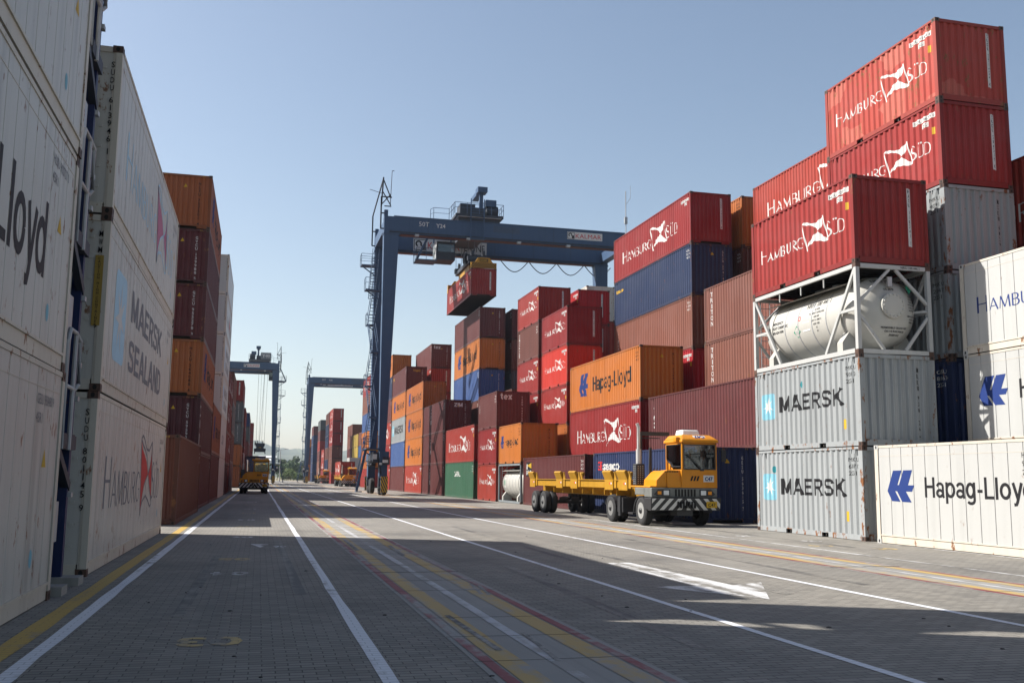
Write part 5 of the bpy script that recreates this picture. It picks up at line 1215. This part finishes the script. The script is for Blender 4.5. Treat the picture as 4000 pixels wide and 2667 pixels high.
def person_seated(loc, label_p, new):
    """one skinned body: hips, spine, head, arms to the steering wheel, thighs forward"""
    J = dict(hip=(0, .08, .08), waist=(0, .1, .28), chest=(0, .1, .5), neck=(0, .08, .68), chin=(0, .06, .76), head=(0, .05, .88), crown=(0, .06, .97), ls=(-.19, .1, .6), rs=(.19, .1, .6), le=(-.27, -.08, .42), re=(.27, -.08, .42), lw=(-.16, -.34, .44), rw=(.16, -.34, .44), lh=(-.12, -.42, .46), rh=(.12, -.42, .46), lk=(-.14, -.36, .06), rk=(.14, -.36, .06), lf=(-.14, -.42, -.34), rf=(.14, -.42, -.34))
    E_ = 'hip-waist waist-chest chest-neck neck-chin chin-head head-crown chest-ls chest-rs ls-le le-lw lw-lh rs-re re-rw rw-rh hip-lk lk-lf hip-rk rk-rf'.split()
    rad = dict(hip=(.17, .13), waist=(.15, .11), chest=(.18, .12), neck=(.06, .06), chin=(.065, .075), head=(.078, .098), crown=(.05, .06), ls=(.07, .07), rs=(.07, .07), le=(.05, .05), re=(.05, .05), lw=(.034, .034), rw=(.034, .034), lh=(.04, .025), rh=(.04, .025), lk=(.075, .075), rk=(.075, .075), lf=(.05, .05), rf=(.05, .05))
    ks = list(J); me = bpy.data.meshes.new('person'); me.from_pydata([J[k] for k in ks], [[ks.index(a) for a in e.split('-')] for e in E_], [])
    o = bpy.data.objects.new('person', me); C.objects.link(o); o.location = loc
    bm = bmesh.new(); bm.from_mesh(me); ly = bm.verts.layers.skin.verify(); bm.verts.ensure_lookup_table()
    for i, k in enumerate(ks): bm.verts[i][ly].radius = rad[k]; bm.verts[i][ly].use_root = k == 'hip'
    bm.to_mesh(me); bm.free(); me.materials.append(M['skin'])
    o.modifiers.new('skin', 'SKIN').use_smooth_shade = True; o.modifiers.new('sub', 'SUBSURF').levels = 1
    tag(o, label_p, 'person')
    b = MB(); b.hexa([(-.2, -.03, .1), (.2, -.03, .1), (.2, .23, .1), (-.2, .23, .1), (-.235, -.04, .63), (.235, -.04, .63), (.235, .23, .63), (-.235, .23, .63)]); b.build('vest', M['hivis'] if new else M['jeans'], o, bevel=.04)
    b = MB(); b.lathe([(.125, .9), (.12, .95), (.10, 1.01), (.05, 1.045), (.001, 1.05)], (0, .05, 0), 'z', 16); b.box(-.07, .07, -.14, -.05, .9, .915); b.build('helmet' if new else 'hair', M['plastic'] if new else M['blackpaint'], o, smooth=True)
    b = MB()
    for s in (-.032, .032): b.lathe([(.012, 0), (.001, -.006)], (s, -.045, .885), 'y', 8)
    b.build('eyes', M['hole'], o); b = MB(); b.hexa([(-.012, -.05, .83), (.012, -.05, .83), (.014, -.03, .83), (-.014, -.03, .83), (-.006, -.045, .875), (.006, -.045, .875), (.006, -.03, .875), (-.006, -.03, .875)]); b.box(-.02, .02, -.034, -.02, .8, .806); b.build('nose_and_mouth', M['skin'], o)
def trailer(x, y, label, length=13.8):
    """skeletal container trailer with raised corner guides"""
    t = thing('yard_trailer', label, 'trailer', (x, y, 0), 0, 'yellow yard trailers')
    tm = M['trailer']; b = MB()
    for sx in (-1, 1):
        b.box(sx*1.16, sx*1.08, .1, length, 1.28, 1.58); b.box(sx*1.22, sx*1.06, .1, length, 1.57, 1.60)
        b.box(sx*.52, sx*.46, 1.2, length, .98, 1.5); b.box(sx*.62, sx*.38, 1.2, length, .95, .98)
        for k in range(8): yy = 1.6+k*1.4; b.box(sx*.50, sx*1.1, yy, yy+.05, 1.0, 1.3); b.prism([(sx*.5, .98), (sx*1.08, 1.28), (sx*.5, 1.28)], lambda a, c, d: (a, d, c), yy-.03, yy+.08)
    for k in range(7): yy = .2+k*(length-.5)/6; b.box(-1.08, 1.08, yy, yy+.14, 1.32, 1.56)
    b.box(-.5, .5, .2, 1.3, 1.12, 1.3)
    b.build('frame', tm, t, bevel=.008)
    for k, yy in enumerate((.1, 1.65, 6.1, 8.25, length-1.0)):
        for s in (-1, 1):
            b = MB(); prof = [(s*1.10, 1.27), (s*1.24, 1.20), (s*1.24, 1.60), (s*1.36, 1.90), (s*1.30, 1.96), (s*1.22, 1.93), (s*1.12, 1.62)]
            b.prism(prof, lambda a, c, d: (a, d, c), yy, yy+.95); b.prism([(yy-.25, 1.27), (yy, 1.27), (yy, 1.93), (yy-.25, 1.6)], lambda a, c, d: (d, a, c), s*1.20, s*1.12)
            gd = b.build('corner_guide', tm, t, bevel=.015)
            b = MB(); b.box(s*1.243, s*1.247, yy+.12, yy+.24, 1.42, 1.49); b.build('reflector', M['i_white'], gd); b = MB(); b.box(s*1.243, s*1.247, yy+.24, yy+.36, 1.42, 1.49); b.build('reflector', M['i_red'], gd)
    for yy in (length-2.4, length-.85):
        for s in (-1, 1): wheel(t, s*1.24, yy, .52, .28, M['rim'], s, .16); wheel(t, s*.92, yy, .52, .28, M['rim'], s, .16)
        b = MB(); b.tube([(-1.1, yy, .52), (1.1, yy, .52)], .075, 10); b.lathe([(.001, -.2), (.1, -.18), (.11, 0), (.1, .18), (.001, .2)], (-.3, yy-.3, .66), 'x', 14); b.lathe([(.001, -.2), (.1, -.18), (.11, 0), (.1, .18), (.001, .2)], (.3, yy-.3, .66), 'x', 14); b.build('axle', M['under'], t, smooth=True)
    b = MB()
    for s in (-1, 1): b.box(s*.95, s*.82, 2.6, 2.74, .25, 1.3); b.box(s*1.02, s*.76, 2.52, 2.82, .18, .25); b.bar((s*.88, 2.7, .5), (s*.6, 3.3, 1.0), .05); b.tube([(s*1.12, 2.3, 1.25), (s*1.14, 2.3, .55), (s*1.05, 2.5, .5)], .025, 6)
    b.build('landing_leg', tm, t)
    b = MB(); v, f = fit(font('COLOMBIA', .02), 0, 0, .09, .42); 
    for g in f: b.poly([(-.625, 6.5-v[i][0], 1.1+v[i][1]) for i in g])
    b.build('lettering', M['i_blue'], t, fix=False)
    b = MB(); b.box(-.625, -.62, 6.0, 6.14, 1.1, 1.19); b.build('sticker', M['i_white'], t)
    return t
tractor(14.45, 32.05, 'C47', 'orange terminal tractor, spotless, with white roof unit, pulling an empty yellow trailer')
trailer(14.45, 34.6, 'empty yellow skeletal trailer with corner guides behind the clean orange tractor')
tractor(-.40, 92.2, 'R32', 'old yellow terminal tractor in the shade close to the left stacks', False)
trailer(-.40, 94.75, 'yellow trailer in the shade coupled behind the old yellow tractor')
trailer(-.45, 132.85, 'yellow trailer under the navy box in the left lane')
tractor(-.45, 130.3, 'R35', 'yellow tractor hidden behind the old yellow one, pulling the navy box', False, False)
container(-.45-1.219, 133.6, 1.6, 12.192, H20, -1, 'navy', '', 'dry', 'navy blue container on a trailer behind the old yellow tractor', 'containers being moved', 1)
tractor(14.45, 166, 'C31', 'yellow tractor pulling a loaded red box, half hidden by the crane stairs', False, False)
trailer(14.45, 168.55, 'far yellow trailer carrying a red container beside the crane stairs')
container(14.45-1.219, 169.4, 1.6, 12.192, H20, -1, 'red', 'sued', 'dry', 'red container riding on a trailer beside the crane stairs', 'containers being moved', 1)
container(19.0, 205, 2.0, 12.192, HC, -1, 'white', '', 'reefer', 'white container seen above the red one on the far trailer', 'containers being moved', 2) if False else None
tractor(14.9, 240, 'C22', 'small far orange tractor by the distant red stacks', True, False)
trailer(14.9, 242.55, 'far yellow trailer behind the small distant orange tractor')

# ------------------------------------------------------------------ beyond the yard: verge plants, trees, buildings, hills
def leafmat(name, c): 
    m, nt, b = base(name); g = node(nt, 'ShaderNodeNewGeometry'); n = node(nt, 'ShaderNodeTexNoise', i_Scale=.9, i_Detail=4.0); nt.links.new(g.outputs['Position'], n.inputs['Vector'])
    nt.links.new(mix(nt, ramp(nt, n.outputs[0], .35, .65), tuple(v*.6 for v in c), tuple(v*1.5 for v in c)), b.inputs['Base Color']); b.inputs['Roughness'].default_value = .7; return m
LM = [leafmat('leaf green', (.06, .105, .03)), leafmat('dark leaf green', (.03, .06, .022)), leafmat('yellow green leaf', (.13, .175, .04))]
BARK = simple('bark', (.09, .07, .05), .9)
def tree(x, y, h, rad, label, kind=0, bush=False, n=1500, size=.34):
    r = random.Random(int(x*13+y*7)); t = thing('bush' if bush else 'tree', label, 'bush' if bush else 'tree', (x, y, 0), 0, 'trees and bushes at the end of the yard')
    b = MB(); th = h*(.12 if bush else .38)
    b.tube([(0, 0, 0), (.05*h*.3, 0, th*.5), (0, .1, th), (0, 0, h*.7)], [h*.03, h*.024, h*.018, h*.006], 8)
    cl = []
    for k in range(13 if not bush else 16):
        a = r.uniform(0, 6.28); rr = rad*math.sqrt(r.random())*.78; z = h*r.uniform(.2 if bush else .45, .88); rr *= math.sin(math.pi*min(1, max(.15, (z/h-(.0 if bush else .25))/(1.05-(.0 if bush else .25)))))**.6+.2
        cl.append((rr*math.cos(a), rr*math.sin(a), z, rad*r.uniform(.28, .46))); b.tube([(0, 0, th*.9), (rr*math.cos(a)*.5, rr*math.sin(a)*.5, (th+z)/2), (rr*math.cos(a), rr*math.sin(a), z)], [h*.012, h*.008, h*.003], 5)
    b.build('trunk', BARK, t, smooth=True)
    b = MB()
    for _ in range(n):
        cx_, cy_, cz, cr_ = r.choice(cl); d = Vector((r.gauss(0, 1), r.gauss(0, 1), r.gauss(0, .75))).normalized()*cr_*r.random()**.35
        p = Vector((cx_, cy_, max(.15, cz+d.z)))+Vector((d.x, d.y, 0)); s = size*r.uniform(.6, 1.3)
        u = Vector((r.gauss(0, 1), r.gauss(0, 1), r.gauss(0, .6))).normalized(); v_ = u.cross(Vector((r.gauss(0, 1), r.gauss(0, 1), r.gauss(0, 1)))).normalized()
        b.poly([p-u*s, p-v_*s*.5, p+u*s, p+v_*s*.5], 0 if r.random() < .7 else 1)
    b.build('crown', [LM[kind], LM[(kind+1) % 3]], t, fix=False)
tree(11.5, 404, 4.4, 3.5, 'bright round bush at the end of the paving between the two far cranes', 2, True, 2600, .26)
tree(15.6, 410, 2.8, 1.9, 'low bush right of the bright round bush', 0, True, 900, .3)
tree(17.0, 500, 11.6, 4.2, 'large dome shaped dark tree standing above the others in the middle', 1, False, 2200, .6)
tree(11.8, 500, 10.8, 2.6, 'smaller dark tree left of the dome shaped tree', 1, False, 1500, .55)
tree(25.5, 520, 9, 5.0, 'green tree right of the dome shaped tree near the far crane leg', 0, False, 1500, .55)
for i, (x, y, h, rd, k) in enumerate(((7.6, 440, 6.8, 3.6, 0), (13.5, 450, 7.8, 4.6, 0), (19.5, 460, 6.8, 4.4, 1), (22.5, 440, 5.2, 3.4, 0), (3.4, 470, 7, 3.4, 2))):
    tree(x, y, h, rd, ['mid green tree left of the bright bush by the lamp post', 'mid green tree directly above the bright bush', 'darker tree right above the low bush', 'shorter green tree beside the far right crane leg', 'pale green tree behind the left crane leg'][i], k, False, 1500, .45)
t = thing('lamp_post', 'tall grey lamp post with one arm beside the far left crane leg', 'lamp post', (5.9, 300, 0)); b = MB(); b.tube([(0, 0, 0), (0, 0, 9.4)], [.14, .08], 8); b.build('pole', M['steel'], t); b = MB(); b.tube([(0, 0, 9.2), (1.6, 0, 9.6)], .06, 6); b.box(1.2, 2.2, -.15, .15, 9.55, 9.7); b.build('lamp_head', M['steel'], t)
t = thing('fence', 'wire mesh fence on posts in front of the trees at the yard end', 'fence', (0, 430, 0)); b = MB()
for k in range(30): b.bar((-20+k*2.6, 0, 0), (-20+k*2.6, 0, 3.4), .09)
b.build('fence_post', M['steel'], t); b = MB()
for z in (.3, .9, 1.5, 2.1, 2.7, 3.3): b.bar((-20, 0, z), (55.4, 0, z), .03)
b.build('wire', M['steel'], t)
t = thing('wall', 'low pale wall right of the bushes at the end of the yard', 'wall', (14, 432, 0)); b = MB(); b.box(2, 16, 0, .4, 0, 3.0); b.box(1.9, 16.1, -.05, .45, 3.0, 3.2); b.build('masonry', simple('grey rendered wall', (.19, .18, .155), .9), t)
def shed(x, y, wd, dp, h, label, wallc, roofc):
    t = thing('building', label, 'building', (x, y, 0), 0, 'sheds and houses beyond the yard'); b = MB(); b.box(-wd/2, wd/2, 0, dp, 0, h); wl = b.build('wall', simple('wall paint', wallc, .8), t)
    b = MB(); b.prism([(-.4, h), (dp+.4, h), (dp+.4, h+.3), (dp/2, h+1.3), (-.4, h+.3)], lambda a, c, d: (d, a, c), -wd/2-.4, wd/2+.4); b.build('roof', simple('sheet roof', roofc, .5), t)
    for k in range(max(2, int(wd/4))): b = MB(); xx = -wd/2+1.2+k*(wd-2.4)/max(1, int(wd/4)-1 or 1); b.box(xx-.7, xx+.7, -.06, .02, h*.35, h*.7); b.build('window', M['hole'], t)
shed(4.2, 560, 9, 8, 11.5, 'white building with flat pale roof behind the far left crane leg', (.62, .62, .6), (.62, .63, .64))
shed(1.5, 540, 8, 10, 9.5, 'pale low building left of the far left crane leg', (.5, .5, .48), (.55, .56, .57))
shed(24, 590, 22, 10, 9.0, 'long low shed with grey roof behind the trees', (.30, .27, .22), (.36, .36, .35))
# hills: a ridge of rough ground three kilometres off
def hills():
    r = random.Random(3); nx, ny = 150, 26; v, f = [], []
    prof = [(-3000, 120), (-900, 160), (-200, 150), (-60, 128), (-14, 118), (5, 117), (22, 108), (40, 101), (62, 97), (80, 92), (110, 92), (150, 90), (200, 86), (300, 92), (600, 105), (1500, 130), (3200, 110)]
    def hh(x):
        for (a, p), (c, q) in zip(prof, prof[1:]):
            if a <= x <= c: return p+(q-p)*(x-a)/(c-a)
        return 100
    xs = sorted([-3000+6000*i/60 for i in range(61)]+[-250+700*i/90 for i in range(90)]); nx = len(xs)
    for j in range(ny):
        k = j/(ny-1); y = 1500+1700*k
        for x in xs:
            z = hh(x*3000/max(2400, y) if j < ny-1 else x)*math.sin(math.pi/2*min(1, k*1.12))**1.4
            v.append((x, y, z*.80*(1+.06*math.sin(x*.035+j*1.3)+.05*math.sin(x*.013-j*.7))+r.uniform(-1.5, 2.2)*min(1, k*3)-1.0 if j else -3))
    for j in range(ny-1):
        for i in range(nx-1): a = j*nx+i; f.append((a, a+1, a+nx+1, a+nx))
    me = bpy.data.meshes.new('hills'); me.from_pydata(v, [], f); me.polygons.foreach_set('use_smooth', [True]*len(f))
    m, nt, b = base('wooded hillside'); g = node(nt, 'ShaderNodeNewGeometry'); n = node(nt, 'ShaderNodeTexNoise', i_Scale=.03, i_Detail=9.0, i_Roughness=.7); nt.links.new(g.outputs['Position'], n.inputs['Vector'])
    nt.links.new(mix(nt, ramp(nt, n.outputs[0], .4, .62), (.035, .05, .022), (.10, .105, .05)), b.inputs['Base Color']); b.inputs['Roughness'].default_value = .95
    me.materials.append(m); o = bpy.data.objects.new('hills', me); C.objects.link(o); structure(o)
hills()
for i, (x, h) in enumerate(((128, 62), (166, 70), (189, 78), (204, 58), (222, 44))):
    t = thing('radio_mast', ['radio mast standing apart, leftmost on the far ridge', 'second radio mast from the left on the far ridge', 'tallest radio mast in the middle of the far ridge', 'fourth radio mast from the left on the far ridge', 'short radio mast, rightmost on the far ridge'][i], 'radio mast', (x, 3000, 62), 0, 'radio masts on the hill'); b = MB()
    b.bar((0, 0, 0), (0, 0, h), 1.6, None, 0, .7, .7); b.build('mast', M['steel'], t)
    b = MB(); b.box(-2.2, 2.2, -.5, .5, h*.8, h*.8+1); b.build('antenna', M['steel'], t)
# sea haze that pales the far things
HAZE = .00017
if HAZE:
    b = MB(); b.box(-3600, 3600, -120, 3650, -4.5, 220); o = b.build('haze', [])
    m = bpy.data.materials.new('sea haze'); m.use_nodes = True; nt = m.node_tree; nt.nodes.remove(nt.nodes['Principled BSDF'])
    pv = node(nt, 'ShaderNodeVolumePrincipled'); pv.inputs['Color'].default_value = (.72, .84, .98, 1); pv.inputs['Density'].default_value = HAZE; pv.inputs['Anisotropy'].default_value = .3
    nt.links.new(pv.outputs[0], nt.nodes['Material Output'].inputs['Volume']); o.data.materials.append(m); o['kind'] = 'stuff'; o['label'] = 'thin sea haze lying over the yard and the hills'
